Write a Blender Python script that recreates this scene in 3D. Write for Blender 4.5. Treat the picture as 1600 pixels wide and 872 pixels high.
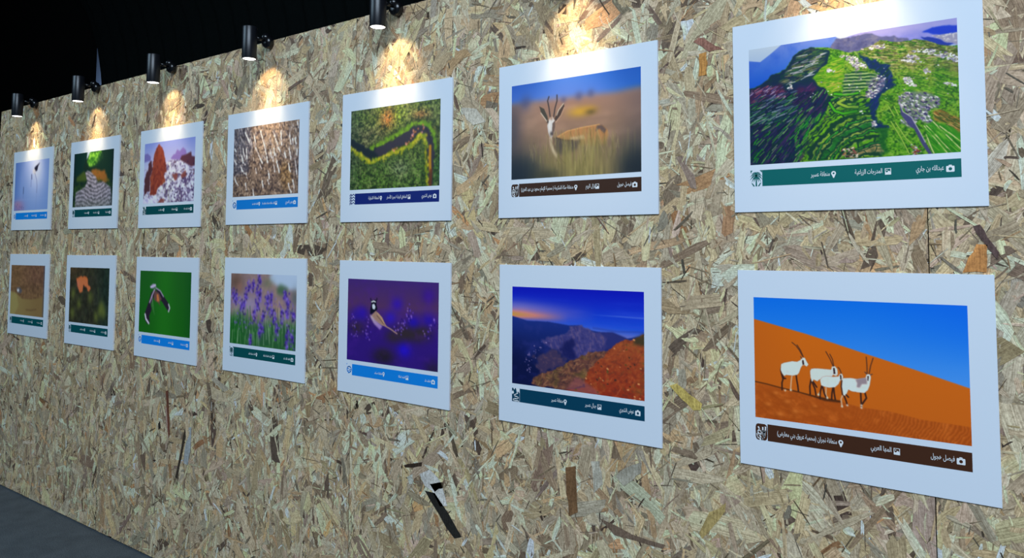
import bpy, bmesh, math, random
import numpy as np
from mathutils import Matrix, Vector

# ------------------------------------------------------------------ clear, camera, light
for o in list(bpy.data.objects): bpy.data.objects.remove(o)
sc = bpy.context.scene
col = sc.collection
EYE = 1.532                      # camera height above the carpet
WALL = 1.9533                    # front face of the chipboard wall
TOP = EYE + 0.907                # top edge of the wall
WL, WR = -5.745, 2.6             # the wall's two ends

yaw, pit, rol = math.radians(-35.973), math.radians(3.2654), math.radians(0.2272)
F = Vector((math.sin(yaw)*math.cos(pit), math.cos(yaw)*math.cos(pit), math.sin(pit)))
r0 = Vector((math.cos(yaw), -math.sin(yaw), 0)); u0 = r0.cross(F)
R = math.cos(rol)*r0 + math.sin(rol)*u0; U = -math.sin(rol)*r0 + math.cos(rol)*u0
cd = bpy.data.cameras.new('camera'); cam = bpy.data.objects.new('camera', cd); col.objects.link(cam)
M = Matrix((R, U, -F)).transposed().to_4x4(); M.translation = (0, 0, EYE); cam.matrix_world = M
cd.sensor_width = 36; cd.lens = 25.9257; cd.shift_x = -9.42/1600; cd.shift_y = -114.16/1600
cd.clip_end = 100
sc.camera = cam

w = bpy.data.worlds.new('dark_hall'); sc.world = w; w.use_nodes = True
w.node_tree.nodes['Background'].inputs[0].default_value = (0.5, 0.7, 1, 1)
w.node_tree.nodes['Background'].inputs[1].default_value = 0.0

def area(name, loc, aim, sx, sy, power, color):
    l = bpy.data.lights.new(name, 'AREA'); l.shape = 'RECTANGLE'; l.size = sx; l.size_y = sy
    l.energy = power; l.color = color
    o = bpy.data.objects.new(name, l); col.objects.link(o); o.location = loc
    o.rotation_euler = (Vector(aim)-Vector(loc)).to_track_quat('-Z', 'Y').to_euler()
    return o
HALL = (0.665, 0.82, 1.0)
area('hall_panel_light', (2.2, -3.2, 5.2), (-0.8, WALL, 1.4), 5.0, 3.0, 515, HALL)
area('hall_fill_far', (-6.5, -4.2, 5.2), (-4.0, WALL, 1.4), 5.0, 3.0, 225, (0.56, 0.80, 1.0))  # weaker fill added to brighten the far end of the wall
SPOT_COL = (1.0, 0.77, 0.45); LENS_E = 5.0
BEAMS = [('core_beam', 6.8, 66, 17, 1.0, .012), ('spill_beam', 1.7, 94, 41, .5, .012)]    # name, watts, cone, tilt to the wall, softness, source radius
vs = sc.view_settings
vs.view_transform = 'Standard'; vs.look = 'None'; vs.gamma = 1; vs.use_curve_mapping = False; vs.exposure = 0.0
sc.cycles.use_denoising = True
sc.cycles.max_bounces = 6

# ------------------------------------------------------------------ helpers
def lin(c):
    c = np.asarray(c, float)/255.0
    return np.where(c <= .04045, c/12.92, ((c+.055)/1.055)**2.4)
def mat(name, rgb, rough=.5, spec=.5, metal=0, emit=0):
    m = bpy.data.materials.new(name); m.use_nodes = True
    b = m.node_tree.nodes['Principled BSDF']
    c = (*[float(x) for x in lin(rgb)], 1)
    b.inputs['Base Color'].default_value = c; b.inputs['Roughness'].default_value = rough
    b.inputs['Specular IOR Level'].default_value = spec; b.inputs['Metallic'].default_value = metal
    if emit: b.inputs['Emission Color'].default_value = c; b.inputs['Emission Strength'].default_value = emit
    return m
def nd(m, t, **kw):
    n = m.node_tree.nodes.new(t)
    for k, v in kw.items():
        if hasattr(n, k): setattr(n, k, v)
        else: n.inputs[k.replace('_', ' ')].default_value = v
    return n
def lk(m, a, b): m.node_tree.links.new(a, b)
def link(name, me, parent=None, m=None):
    o = bpy.data.objects.new(name, me); col.objects.link(o)
    if parent: o.parent = parent
    if m and not me.materials: me.materials.append(m)
    return o
def obj(name, bm, m, parent=None, smooth=False):
    me = bpy.data.meshes.new(name)
    if smooth:
        for f in bm.faces: f.smooth = True
    bm.to_mesh(me); bm.free(); return link(name, me, parent, m)
def empty(name, loc): 
    o = bpy.data.objects.new(name, None); col.objects.link(o); o.location = loc; o.empty_display_size = .05; return o
def tag(o, label, cat, group=None):
    o['label'] = label; o['category'] = cat
    if group: o['group'] = group
def box(bm, x0, x1, y0, y1, z0, z1, bev=0):
    vs_ = [bm.verts.new((x, y, z)) for x in (x0, x1) for y in (y0, y1) for z in (z0, z1)]
    for q in ((0,1,3,2),(4,6,7,5),(0,4,5,1),(2,3,7,6),(0,2,6,4),(1,5,7,3)): bm.faces.new([vs_[i] for i in q])
    bmesh.ops.recalc_face_normals(bm, faces=bm.faces)
    if bev: bmesh.ops.bevel(bm, geom=bm.edges[:], offset=bev, segments=2, affect='EDGES')
def lathe(bm, prof, n=40, M=Matrix()):
    rings = []
    for r, z in prof:
        if r < 1e-6: rings.append([bm.verts.new(M @ Vector((0, 0, z)))])
        else: rings.append([bm.verts.new(M @ Vector((r*math.cos(2*math.pi*i/n), r*math.sin(2*math.pi*i/n), z))) for i in range(n)])
    for a, b in zip(rings, rings[1:]):
        for i in range(n):
            j = (i+1) % n
            if len(a) == 1 and len(b) == 1: continue
            if len(a) == 1: bm.faces.new((a[0], b[j], b[i]))
            elif len(b) == 1: bm.faces.new((a[i], a[j], b[0]))
            else: bm.faces.new((a[i], a[j], b[j], b[i]))
    bmesh.ops.recalc_face_normals(bm, faces=bm.faces)

rng = np.random.default_rng(7)

# ------------------------------------------------------------------ floor
m_floor = mat('grey_carpet', (80, 86, 92), .95, .1)
b = m_floor.node_tree.nodes['Principled BSDF']
tc = nd(m_floor, 'ShaderNodeTexCoord'); n1 = nd(m_floor, 'ShaderNodeTexNoise', Scale=260.0, Detail=3.0); n2 = nd(m_floor, 'ShaderNodeTexNoise', Scale=9.0, Detail=4.0)
for n in (n1, n2): lk(m_floor, tc.outputs['Object'], n.inputs['Vector'])
cr = nd(m_floor, 'ShaderNodeValToRGB'); cr.color_ramp.elements[0].position = .3; cr.color_ramp.elements[1].position = .72
cr.color_ramp.elements[0].color = (*lin((56, 62, 68)), 1); cr.color_ramp.elements[1].color = (*lin((108, 114, 118)), 1)
mx = nd(m_floor, 'ShaderNodeMix', data_type='RGBA', blend_type='OVERLAY'); mx.inputs[0].default_value = .35
lk(m_floor, n1.outputs['Fac'], cr.inputs[0]); lk(m_floor, cr.outputs[0], mx.inputs[6]); lk(m_floor, n2.outputs['Fac'], mx.inputs[7]); lk(m_floor, mx.outputs[2], b.inputs['Base Color'])
bp = nd(m_floor, 'ShaderNodeBump', Strength=.6, Distance=.003); lk(m_floor, n1.outputs['Fac'], bp.inputs['Height']); lk(m_floor, bp.outputs[0], b.inputs['Normal'])
bm = bmesh.new(); box(bm, -14, 6, -8, 7, -.1, 0); fl = obj('floor', bm, m_floor); fl['kind'] = 'structure'

# ------------------------------------------------------------------ chipboard wall: strands pressed in sheets
m_osb = mat('wood_strands', (200, 180, 140), .62, .25)
b = m_osb.node_tree.nodes['Principled BSDF']
at = nd(m_osb, 'ShaderNodeAttribute', attribute_name='strand_colour'); uv = nd(m_osb, 'ShaderNodeUVMap', uv_map='grain')
mp = nd(m_osb, 'ShaderNodeMapping'); mp.inputs['Scale'].default_value = (14, 330, 1)
g = nd(m_osb, 'ShaderNodeTexNoise', Scale=1.0, Detail=3.0, Roughness=.6); lk(m_osb, uv.outputs[0], mp.inputs[0]); lk(m_osb, mp.outputs[0], g.inputs['Vector'])
cr = nd(m_osb, 'ShaderNodeValToRGB'); cr.color_ramp.elements[0].position = .32; cr.color_ramp.elements[1].position = .66
cr.color_ramp.elements[0].color = (.58, .54, .50, 1); cr.color_ramp.elements[1].color = (1.12, 1.12, 1.12, 1)
mx = nd(m_osb, 'ShaderNodeMix', data_type='RGBA', blend_type='MULTIPLY'); mx.inputs[0].default_value = 1
lk(m_osb, g.outputs['Fac'], cr.inputs[0]); lk(m_osb, at.outputs['Color'], mx.inputs[6]); lk(m_osb, cr.outputs[0], mx.inputs[7]); 
tc = nd(m_osb, 'ShaderNodeTexCoord'); g2 = nd(m_osb, 'ShaderNodeTexNoise', Scale=170.0, Detail=4.0, Roughness=.7); lk(m_osb, tc.outputs['Object'], g2.inputs['Vector'])
cr2 = nd(m_osb, 'ShaderNodeValToRGB'); cr2.color_ramp.elements[0].position = .32; cr2.color_ramp.elements[1].position = .60
cr2.color_ramp.elements[0].color = (.60, .57, .54, 1); cr2.color_ramp.elements[1].color = (1.05, 1.05, 1.05, 1); lk(m_osb, g2.outputs['Fac'], cr2.inputs[0])
mx2 = nd(m_osb, 'ShaderNodeMix', data_type='RGBA', blend_type='MULTIPLY'); mx2.inputs[0].default_value = 1
lk(m_osb, mx.outputs[2], mx2.inputs[6]); lk(m_osb, cr2.outputs[0], mx2.inputs[7]); lk(m_osb, mx2.outputs[2], b.inputs['Base Color'])
bp = nd(m_osb, 'ShaderNodeBump', Strength=.55, Distance=.0015); ad = nd(m_osb, 'ShaderNodeMath', operation='ADD'); lk(m_osb, g.outputs['Fac'], ad.inputs[0]); lk(m_osb, g2.outputs['Fac'], ad.inputs[1]); lk(m_osb, ad.outputs[0], bp.inputs['Height']); lk(m_osb, bp.outputs[0], b.inputs['Normal'])

PAL = [((228,206,162),.25),((212,196,166),.20),((196,188,166),.16),((238,224,194),.15),((218,184,140),.07),((204,154,108),.022),((156,134,110),.07),((110,92,80),.045),((202,178,160),.07)]
MEAN = np.array((227., 204., 168.))
SEAMS = [WL, -4.215, -2.210, -0.236, 1.74, WR]
PIECES = [((205,210,215),[(-1.843,.737),(-1.794,.757),(-1.74,.725),(-1.728,.693),(-1.71,.649),(-1.745,.642),(-1.781,.682),(-1.818,.697)]),((40,40,38),[(-1.815,.68),(-1.769,.68),(-1.709,.627),(-1.646,.56),(-1.674,.545),(-1.718,.578),(-1.781,.643)]),((70,62,50),[(-1.791,.707),(-1.734,.726),(-1.728,.706),(-1.769,.685)]),((60,48,40),[(-1.919,.751),(-1.878,.764),(-1.828,.775),(-1.828,.762),(-1.916,.74)]),((195,205,203),[(-1.899,.713),(-1.874,.725),(-1.871,.694),(-1.889,.686)]),((196,178,104),[(-.884,1.145),(-.865,1.154),(-.791,1.107),(-.796,1.089),(-.819,1.089)]),((196,140,84),[(-.139,1.544),(-.122,1.543),(-.123,1.483),(-.17,1.482)]),((96,78,78),[(-.147,1.587),(-.137,1.59),(-.098,1.527),(-.104,1.511)]),((150,108,96),[(-.806,2.115),(-.791,2.129),(-.743,2.097),(-.718,2.079),(-.762,2.082)]),((200,146,80),[(-.788,2.079),(-.769,2.078),(-.768,2.014),(-.792,2.014)]),((186,186,178),[(-1.14,.892),(-1.111,.901),(-1.101,.836),(-1.129,.804)]),((168,168,160),[(-1.06,.864),(-1.033,.896),(-.975,.921),(-.977,.891),(-1.033,.841)]),((180,162,110),[(-.805,.761),(-.772,.823),(-.727,.855),(-.728,.832),(-.795,.747)]),((126,96,68),[(-1.233,.861),(-1.196,.871),(-1.187,.736),(-1.219,.718)]),((120,104,92),[(-1.112,.735),(-1.003,.712),(-.903,.708),(-.911,.692),(-1.065,.698)]),((108,66,52),[(-3.544,.822),(-3.522,.832),(-3.495,.62),(-3.508,.605)]),((50,46,42),[(-3.606,.659),(-3.589,.677),(-3.581,.644),(-3.598,.629)]),((62,54,46),[(-3.434,.432),(-3.391,.575),(-3.363,.675),(-3.352,.677),(-3.374,.572),(-3.417,.427)]),((166,176,186),[(-3.358,.58),(-3.33,.68),(-3.308,.683),(-3.309,.588),(-3.332,.507),(-3.365,.507)]),((206,204,196),[(-1.661,2.022),(-1.595,2.01),(-1.552,1.962),(-1.603,1.953),(-1.643,1.975)]),((60,52,48),[(-1.718,1.358),(-1.701,1.366),(-1.712,1.33),(-1.721,1.32)]),((200,200,204),[(-.954,1.363),(-.946,1.382),(-.93,1.357),(-.934,1.339),(-.95,1.338)]),((16,18,20),[(-4.240,.97),(-4.233,.97),(-4.231,.85),(-4.237,.85)])]
def build_wall():
    rg = np.random.default_rng(11)
    V = []; FI = []; UV = []; CO = []; nv = 0
    def strands(N, lmed, lsig, wmed, wsig, d0, d1, tilt, dark=1.0, vary=.23, blend=(.45, 1.1)):
        nonlocal nv
        cx = rg.uniform(WL-.03, 1.75, N); cz = rg.uniform(-.02, TOP+.03, N)
        L = np.clip(lmed*np.exp(rg.normal(0, lsig, N)), .012, .20); W = np.clip(wmed*np.exp(rg.normal(0, wsig, N)), .0016, .058)
        a = np.where(rg.random(N) < .35, rg.normal(math.pi/2, .45, N), rg.uniform(0, math.pi, N))
        tp = rg.uniform(.45, 1.0, (N, 2)); 
        q = lambda lo, hi: rg.uniform(lo, hi, N); nn = lambda sd: rg.normal(0, sd, N)
        je = np.minimum(.07, .35*W/L)   # raggedness of the broken ends
        px = np.stack([-.5+nn(1)*je, -.5+nn(1.4)*je, -.5+nn(1)*je, q(-.3,-.1), q(.08,.3), .5+nn(1)*je, .5+nn(1.4)*je, .5+nn(1)*je, q(.08,.3), q(-.3,-.1)], 1)*L[:,None]
        py = np.stack([-.5*tp[:,0], q(-.25,.25), .5*tp[:,0], .5+nn(.07), .5+nn(.07), .5*tp[:,1], q(-.25,.25), -.5*tp[:,1], -.5+nn(.07), -.5+nn(.07)], 1)*W[:,None]
        py += (nn(.35)[:,None]*W[:,None])*(px/L[:,None])**2*2
        ca, sa = np.cos(a)[:,None], np.sin(a)[:,None]
        x = cx[:,None]+px*ca-py*sa; z = cz[:,None]+px*sa+py*ca
        dep = rg.uniform(d0, d1, N)[:,None] + px*np.clip(rg.normal(0, tilt, N),-.05,.05)[:,None]*.5 + py*np.clip(rg.normal(0, tilt*3, N),-.14,.14)[:,None]*.5
        s = np.clip(np.searchsorted(SEAMS, cx)-1, 0, len(SEAMS)-2); lo = np.array(SEAMS)[s]+.0011; hi = np.array(SEAMS)[s+1]-.0011
        x = np.clip(x, lo[:,None], hi[:,None]); z = np.clip(z, .011, TOP)
        y = WALL - np.clip(dep, .0001, .0042)
        V.append(np.stack([x, y, z], 2).reshape(-1, 3))
        FI.append(nv + np.arange(N*10).reshape(N, 10)); nv += N*10
        UV.append((np.stack([px, py], 2) + rg.uniform(0, 50, (N,1,2))).reshape(-1, 2))
        k = rg.choice(len(PAL), N, p=[p for _, p in PAL]/np.sum([p for _, p in PAL]))
        c = np.array([c for c, _ in PAL], float)[k]*rg.normal(1, .06, (N,1))*rg.normal(1, .010, (N,3))*dark
        c = MEAN+(c-MEAN)*(rg.uniform(blend[0], blend[1], (N,1)))
        c = np.clip(lin(np.clip(c*np.array((1.03, .990, .958)), 8, 245)), 0, 1)
        c = np.clip(np.repeat(c, 10, 0)*np.repeat(np.exp(rg.normal(0, vary, (N,1))), 10, 0)*rg.normal(1, .09, (N*10,1)), .01, .92); CO.append(np.concatenate([c, np.ones((N*10,1))], 1))
    strands(15000, .13, .35, .034, .40, .0001, .0010, .008, .93)
    strands(10000, .12, .40, .030, .45, .0006, .0026, .012)
    strands(19000, .075, .45, .015, .6, .0004, .0024, .016, 1, .30)
    strands(15000, .040, .5, .006, .6, .0006, .0030, .022, 1.02, .36)
    strands(9000, .034, .6, .0030, .5, .0014, .0034, .03, 1.12, .2)
    strands(7500, .036, .6, .0026, .5, .0014, .0034, .03, .50, .2)  # thin dark strokes painting in the darkness of cracks between strands
    for c, P in PIECES:                     # the few strands one can pick out by eye, among them a strip of white bark; the last paints a slit's darkness
        P = [Vector(p) for p in P]
        while len(P) < 10:
            k = max(range(len(P)), key=lambda i: (P[i]-P[(i+1) % len(P)]).length); P.insert(k+1, (P[k]+P[(k+1) % len(P)])/2)
        P = np.array([tuple(p) for p in P])+rg.normal(0, .0016, (10,2))
        V.append(np.stack([P[:,0], np.full(10, WALL-.0036), P[:,1]], 1)); FI.append(nv+np.arange(10)[None]); nv += 10
        UV.append(P[:,::-1]*1.0); k = np.clip(lin(c)/np.array((.72,.80,.92)), .01, .85)*rg.normal(1, .12, (10,1)); CO.append(np.concatenate([k, np.ones((10,1))], 1))
    v = np.concatenate(V); f = np.concatenate(FI).ravel(); u = np.concatenate(UV); c = np.concatenate(CO)
    # the sheets behind the strands
    bm = bmesh.new()
    for a, b_ in zip(SEAMS, SEAMS[1:]): box(bm, a+.0014, b_-.0014, WALL, WALL+.018, .011, TOP)
    box(bm, WL+.01, WR-.01, WALL+.018, WALL+.09, .02, TOP-.004)
    me0 = bpy.data.meshes.new('t'); bm.to_mesh(me0); bm.free()
    bv = np.array([p.co[:] for p in me0.vertices]); bf = np.array([list(p.vertices) for p in me0.polygons])
    n0 = len(v); me = bpy.data.meshes.new('wall_front')
    nf, nq = len(f)//10, len(bf)
    me.vertices.add(n0+len(bv)); me.vertices.foreach_set('co', np.concatenate([v, bv]).ravel().astype(np.float32))
    li = np.concatenate([f, (bf+n0).ravel()]).astype(np.int32); me.loops.add(len(li)); me.loops.foreach_set('vertex_index', li)
    me.polygons.add(nf+nq)
    me.polygons.foreach_set('loop_start', np.concatenate([np.arange(nf)*10, nf*10+np.arange(nq)*4]).astype(np.int32))
    me.update(calc_edges=True)
    uvl = me.uv_layers.new(name='grain'); uvl.data.foreach_set('uv', np.concatenate([u, np.zeros((nq*4,2))]).ravel().astype(np.float32))
    ca = me.color_attributes.new('strand_colour', 'FLOAT_COLOR', 'POINT')
    base = np.tile([*lin((96, 80, 62)), 1.0], (len(bv),1)); ca.data.foreach_set('color', np.concatenate([c, base]).ravel().astype(np.float32))
    me.validate()
    o = link('wall_front', me, None, m_osb); o['kind'] = 'structure'
build_wall()

# ------------------------------------------------------------------ dark hall behind the wall
def curtain(name, pts, z0, z1, amp, pitch, m, thick=.02):
    # pts: (z, x_left, x_right) rows from the top down; cloth with vertical folds
    bm = bmesh.new(); n = 160; rows = []
    y0 = pts['y']
    for z, xl, xr in pts['rows']:
        rows.append([bm.verts.new((xl+(xr-xl)*i/n, y0+amp*math.sin((i/n)*(xr-xl)/pitch*6.283), z)) for i in range(n+1)])
    for a, b_ in zip(rows, rows[1:]):
        for i in range(n): bm.faces.new((a[i], a[i+1], b_[i+1], b_[i]))
    bmesh.ops.solidify(bm, geom=bm.faces[:], thickness=thick)
    return obj(name, bm, m, None, True)

m_cloth = mat('black_cloth', (20, 26, 26), .95, .1); m_dark = mat('black_partition', (9, 9, 9), .9, .1); m_blue = mat('blue_grey_wall', (150, 165, 185), .8, .2)
c = curtain('black_curtain', dict(y=5.0, rows=[(7.6,-15.2,-1.5),(6.2,-13.0,-1.5),(5.6,-12.25,-1.5),(5.273,-11.879,-1.5),(4.972,-11.584,-1.5),(4.701,-11.421,-1.5),(4.414,-11.249,-1.5),(4.234,-11.187,-1.5),(4.036,-11.123,-1.5),(3.873,-11.091,-1.5),(3.2,-11.03,-1.5),(1.6,-11.0,-1.5),(.02,-11.0,-1.5)]), 0, 0, .05, .32, m_cloth)
tag(c, 'black curtain behind the chipboard wall, swept aside along its left edge', 'curtain')
bm = bmesh.new(); box(bm, -22, -12.165, 5.3, 5.4, 0, 8)
p_ = obj('dark_partition', bm, m_dark); tag(p_, 'plain black partition panel in the dark left of the curtain gap', 'partition')
bm = bmesh.new(); box(bm, -15, -8, 6.3, 6.4, 0, 8); wb = obj('wall_back', bm, m_blue); wb['kind'] = 'structure'
gl = bpy.data.lights.new('light_behind_curtain', 'POINT'); gl.energy = 60; gl.color = (.55, .72, 1); gl.shadow_soft_size = .1
go = bpy.data.objects.new('light_behind_curtain', gl); col.objects.link(go); go.location = (-13.2, 5.75, 3.6)
# ------------------------------------------------------------------ spotlights on the top edge of the wall
m_black = mat('black_lacquer', (22, 24, 30), .32, .5)
m_joint = mat('black_joint', (14, 15, 18), .25, .6)
m_lens = mat('lamp_lens', (255, 252, 248), .4, .3, 0, LENS_E)
m_steel = mat('steel_screw', (200, 200, 205), .25, .5, 1)
m_rim = mat('lamp_rim', (180, 180, 185), .3, .5)
LY = -.106; LZ0, LZ1 = EYE+.803-TOP, EYE+.943-TOP      # lamp axis in front of the wall, bottom and top, from the mount
def make_lamp():
    t = empty('wall_spotlight', (0, 0, 0))
    bm = bmesh.new(); r = .0305
    lathe(bm, [(0,LZ1),(r-.003,LZ1),(r-.0008,LZ1-.0008),(r,LZ1-.003),(r,LZ0+.002),(r-.0008,LZ0),(r-.003,LZ0),(r-.0035,LZ0+.006)], 48, Matrix.Translation((0,LY,0)))
    obj('lamp_housing', bm, m_black, t, True)
    bm = bmesh.new(); lathe(bm, [(r-.0032,LZ0+.004),(r-.004,LZ0+.0015),(r*.55,LZ0-.0005),(0,LZ0-.001)], 40, Matrix.Translation((0,LY,0)))
    obj('lens', bm, m_lens, t, True)
    X90 = Matrix.Rotation(math.pi/2, 4, 'X')
    bm = bmesh.new(); lathe(bm, [(0,.02),(.0075,.02),(.0075,.078),(0,.078)], 20, Matrix.Translation((0,0,-.004)) @ X90)
    obj('arm', bm, m_joint, t, True)
    bm = bmesh.new(); lathe(bm, [(.019*math.sin(k*math.pi/14), -.019*math.cos(k*math.pi/14)) for k in range(15)], 28, Matrix.Translation((0,-.026,.008)))
    obj('swivel_ball', bm, m_joint, t, True)
    bm = bmesh.new(); lathe(bm, [(0,.004),(.027,.004),(.0285,.007),(.0285,.020),(.024,.030),(.012,.034),(0,.034)], 32, Matrix.Translation((0,0,-.010)) @ X90)
    mo = obj('wall_mount', bm, m_joint, t, True)
    bm = bmesh.new(); box(bm, -.014, .014, -.006, .05, .0005, .006, .0015); box(bm, -.014, .014, -.0075, -.0045, -.012, .006)
    obj('top_hook', bm, m_joint, mo)
    bm = bmesh.new(); lathe(bm, [(0,.0335),(.0035,.0335),(.0035,.036),(.002,.0375),(0,.0375)], 14, Matrix.Translation((.014,.006,.002)) @ X90)
    obj('screw', bm, m_steel, mo, True)
    for nm, w_, size, tilt, bl, soft in BEAMS:
        l = bpy.data.lights.new(nm, 'SPOT'); l.energy = w_; l.color = SPOT_COL
        l.spot_size = math.radians(size); l.spot_blend = bl; l.shadow_soft_size = soft
        lo = bpy.data.objects.new(nm, l); col.objects.link(lo); lo.parent = t
        lo.location = (0, LY, LZ0-.006); lo.rotation_euler = (math.radians(tilt), 0, 0)
    return t
LAMPX = [-5.180, -4.360, -3.556, -2.764, -1.975, -1.190, -.392]
NAMES = ['wading birds print, farthest along the wall','green terraced valley print','red rock and snow print','white flock print','winding river print','gazelle print','green terraced hillside print']
proto = make_lamp()
for i, x in enumerate(LAMPX):
    if i == 0: t = proto
    else:
        t = proto.copy(); col.objects.link(t)
        for ch in proto.children:
            c = ch.copy(); col.objects.link(c); c.parent = t
            for g_ in ch.children:
                d = g_.copy(); col.objects.link(d); d.parent = c
    t.location = (x, WALL-.003, TOP)
    tag(t, 'black cylinder spotlight on the wall edge above the '+NAMES[i], 'spotlight', 'spotlights along the top of the chipboard wall')

# ------------------------------------------------------------------ a small painter for the printed pictures
def vnoise(H, W, sx, sy, seed, oct=4):
    r = np.random.default_rng(seed); out = np.zeros((H, W)); amp = 1; tot = 0
    for o in range(oct):
        gx, gy = max(2, int(sx*2**o)), max(2, int(sy*2**o)); g_ = r.random((gy+2, gx+2))
        xs = np.linspace(0, gx, W); ys = np.linspace(0, gy, H); xi = xs.astype(int); yi = ys.astype(int)
        fx = xs-xi; fy = (ys-yi)[:,None]; fx = fx*fx*(3-2*fx); fy = fy*fy*(3-2*fy)
        a = g_[yi][:,xi]*(1-fx)+g_[yi][:,xi+1]*fx; b_ = g_[yi+1][:,xi]*(1-fx)+g_[yi+1][:,xi+1]*fx
        out += amp*(a*(1-fy)+b_*fy); tot += amp; amp *= .55
    return out/tot
def blur(a, ry, rx):
    for ax, r in ((0, ry), (1, rx)):
        for _ in range(2):
            if r < 1: continue
            p = np.pad(a, [(r, r) if k == ax else (0, 0) for k in range(a.ndim)], mode='edge').cumsum(ax)
            p = np.concatenate([np.zeros_like(np.take(p, [0], ax)), p], ax); n = a.shape[ax]
            a = (np.take(p, range(2*r+1, 2*r+1+n), ax)-np.take(p, range(n), ax))/(2*r+1)
    return a
class Art:
    def __init__(s, W, H, base):
        s.W, s.H = W*2, H*2; s.C = np.zeros((s.H, s.W, 3))+np.array(base, float); s.asp = W/H
        s.X, s.Y = np.meshgrid((np.arange(s.W)+.5)/s.W, (np.arange(s.H)+.5)/s.H)
        s.r = np.random.default_rng(W*7+H)
    def n(s, sx, sy, seed, oct=4): return vnoise(s.H, s.W, sx, sy, seed, oct)
    def mask(s, pts, soft=0, rough=0, seed=5, sc_=24):
        if rough:
            X0, Y0 = s.X, s.Y; s.X = X0+rough*(s.n(sc_, sc_, seed)-.5); s.Y = Y0+rough*(s.n(sc_, sc_, seed+1)-.5)*1.4; big = [(x, y) for x, y in pts]
            m = s.mask_full(big); s.X, s.Y = X0, Y0
            if soft: k = max(1, int(soft*s.H)); m = blur(m, k, k)
            return m
        m = np.zeros((s.H, s.W), bool); P = list(pts)
        ys = [p[1] for p in P]; y0 = max(0, int(min(ys)*s.H)-1); y1 = min(s.H, int(max(ys)*s.H)+2)
        if y1 <= y0: return m.astype(float)
        X, Y = s.X[y0:y1], s.Y[y0:y1]; mm = m[y0:y1]
        for (xa, ya), (xb, yb) in zip(P, P[1:]+P[:1]):
            if ya == yb: continue
            mm ^= ((Y < max(ya, yb)) & (Y >= min(ya, yb)) & (X < xa+(Y-ya)*(xb-xa)/(yb-ya)))
        m = m.astype(float)
        if soft: k = max(1, int(soft*s.H)); m = blur(m, k, k)
        return m
    def mask_full(s, P):
        m = np.zeros((s.H, s.W), bool); P = list(P)
        for (xa, ya), (xb, yb) in zip(P, P[1:]+P[:1]):
            if ya == yb: continue
            m ^= ((s.Y < max(ya, yb)) & (s.Y >= min(ya, yb)) & (s.X < xa+(s.Y-ya)*(xb-xa)/(yb-ya)))
        return m.astype(float)
    def put(s, m, c, a=1.0):
        c = np.asarray(c, float); k = (m*a)[..., None]; s.C = s.C*(1-k)+c*k
    def poly(s, pts, c, a=1.0, soft=0, rough=0): s.put(s.mask(pts, soft, rough), c, a)
    def grad(s, c0, c1, v0=0, v1=1, ang=0):
        t = np.clip(((s.Y*math.cos(ang)+s.X*math.sin(ang))-v0)/(v1-v0), 0, 1)[..., None]
        return np.array(c0, float)*(1-t)+np.array(c1, float)*t
    def dist(s, pts):
        d = np.full((s.H, s.W), 9.0); X = s.X*s.asp
        for (xa, ya), (xb, yb) in zip(pts, pts[1:]):
            xa *= s.asp; xb *= s.asp; dx, dy = xb-xa, yb-ya; l2 = dx*dx+dy*dy+1e-12
            t = np.clip(((X-xa)*dx+(s.Y-ya)*dy)/l2, 0, 1); d = np.minimum(d, np.hypot(X-xa-t*dx, s.Y-ya-t*dy))
        return d
    def line(s, pts, w_, c, a=1.0, soft=0, rough=0):
        d = s.dist(pts)+(rough*(s.n(40, 34, 77)-.5) if rough else 0); e = soft if soft else 1.2/s.H
        s.put(np.clip((w_/2-d)/e+.5, 0, 1), c, a)
    def blob(s, x, y, rx, ry, c, a=1.0):
        s.put(np.exp(-(((s.X-x)/rx)**2+((s.Y-y)/ry)**2)), c, a)
    def dots(s, pts, n_, sz, cols, ang=0, el=1.6, jit=.35):
        P = np.array(pts); lo, hi = P.min(0), P.max(0); k = 0; tries = 0
        while k < n_ and tries < n_*12:
            tries += 1; x, y = s.r.uniform(lo[0], hi[0]), s.r.uniform(lo[1], hi[1])
            ins = False
            for (xa, ya), (xb, yb) in zip(pts, list(pts[1:])+[pts[0]]):
                if (ya > y) != (yb > y) and x < xa+(y-ya)*(xb-xa)/(yb-ya): ins = not ins
            if not ins: continue
            k += 1; t = ang+s.r.normal(0, jit); h = sz*s.r.uniform(.6, 1.4); w_ = h*el; ca, sa = math.cos(t), math.sin(t)
            q = [(x+(a*w_*ca-b_*h*sa)/s.asp, y+a*w_*sa+b_*h*ca) for a, b_ in ((-.5,-.5),(.5,-.5),(.5,.5),(-.5,.5))]
            s.poly(q, np.array(cols[s.r.integers(len(cols))])*s.r.uniform(.88, 1.06))
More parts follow.
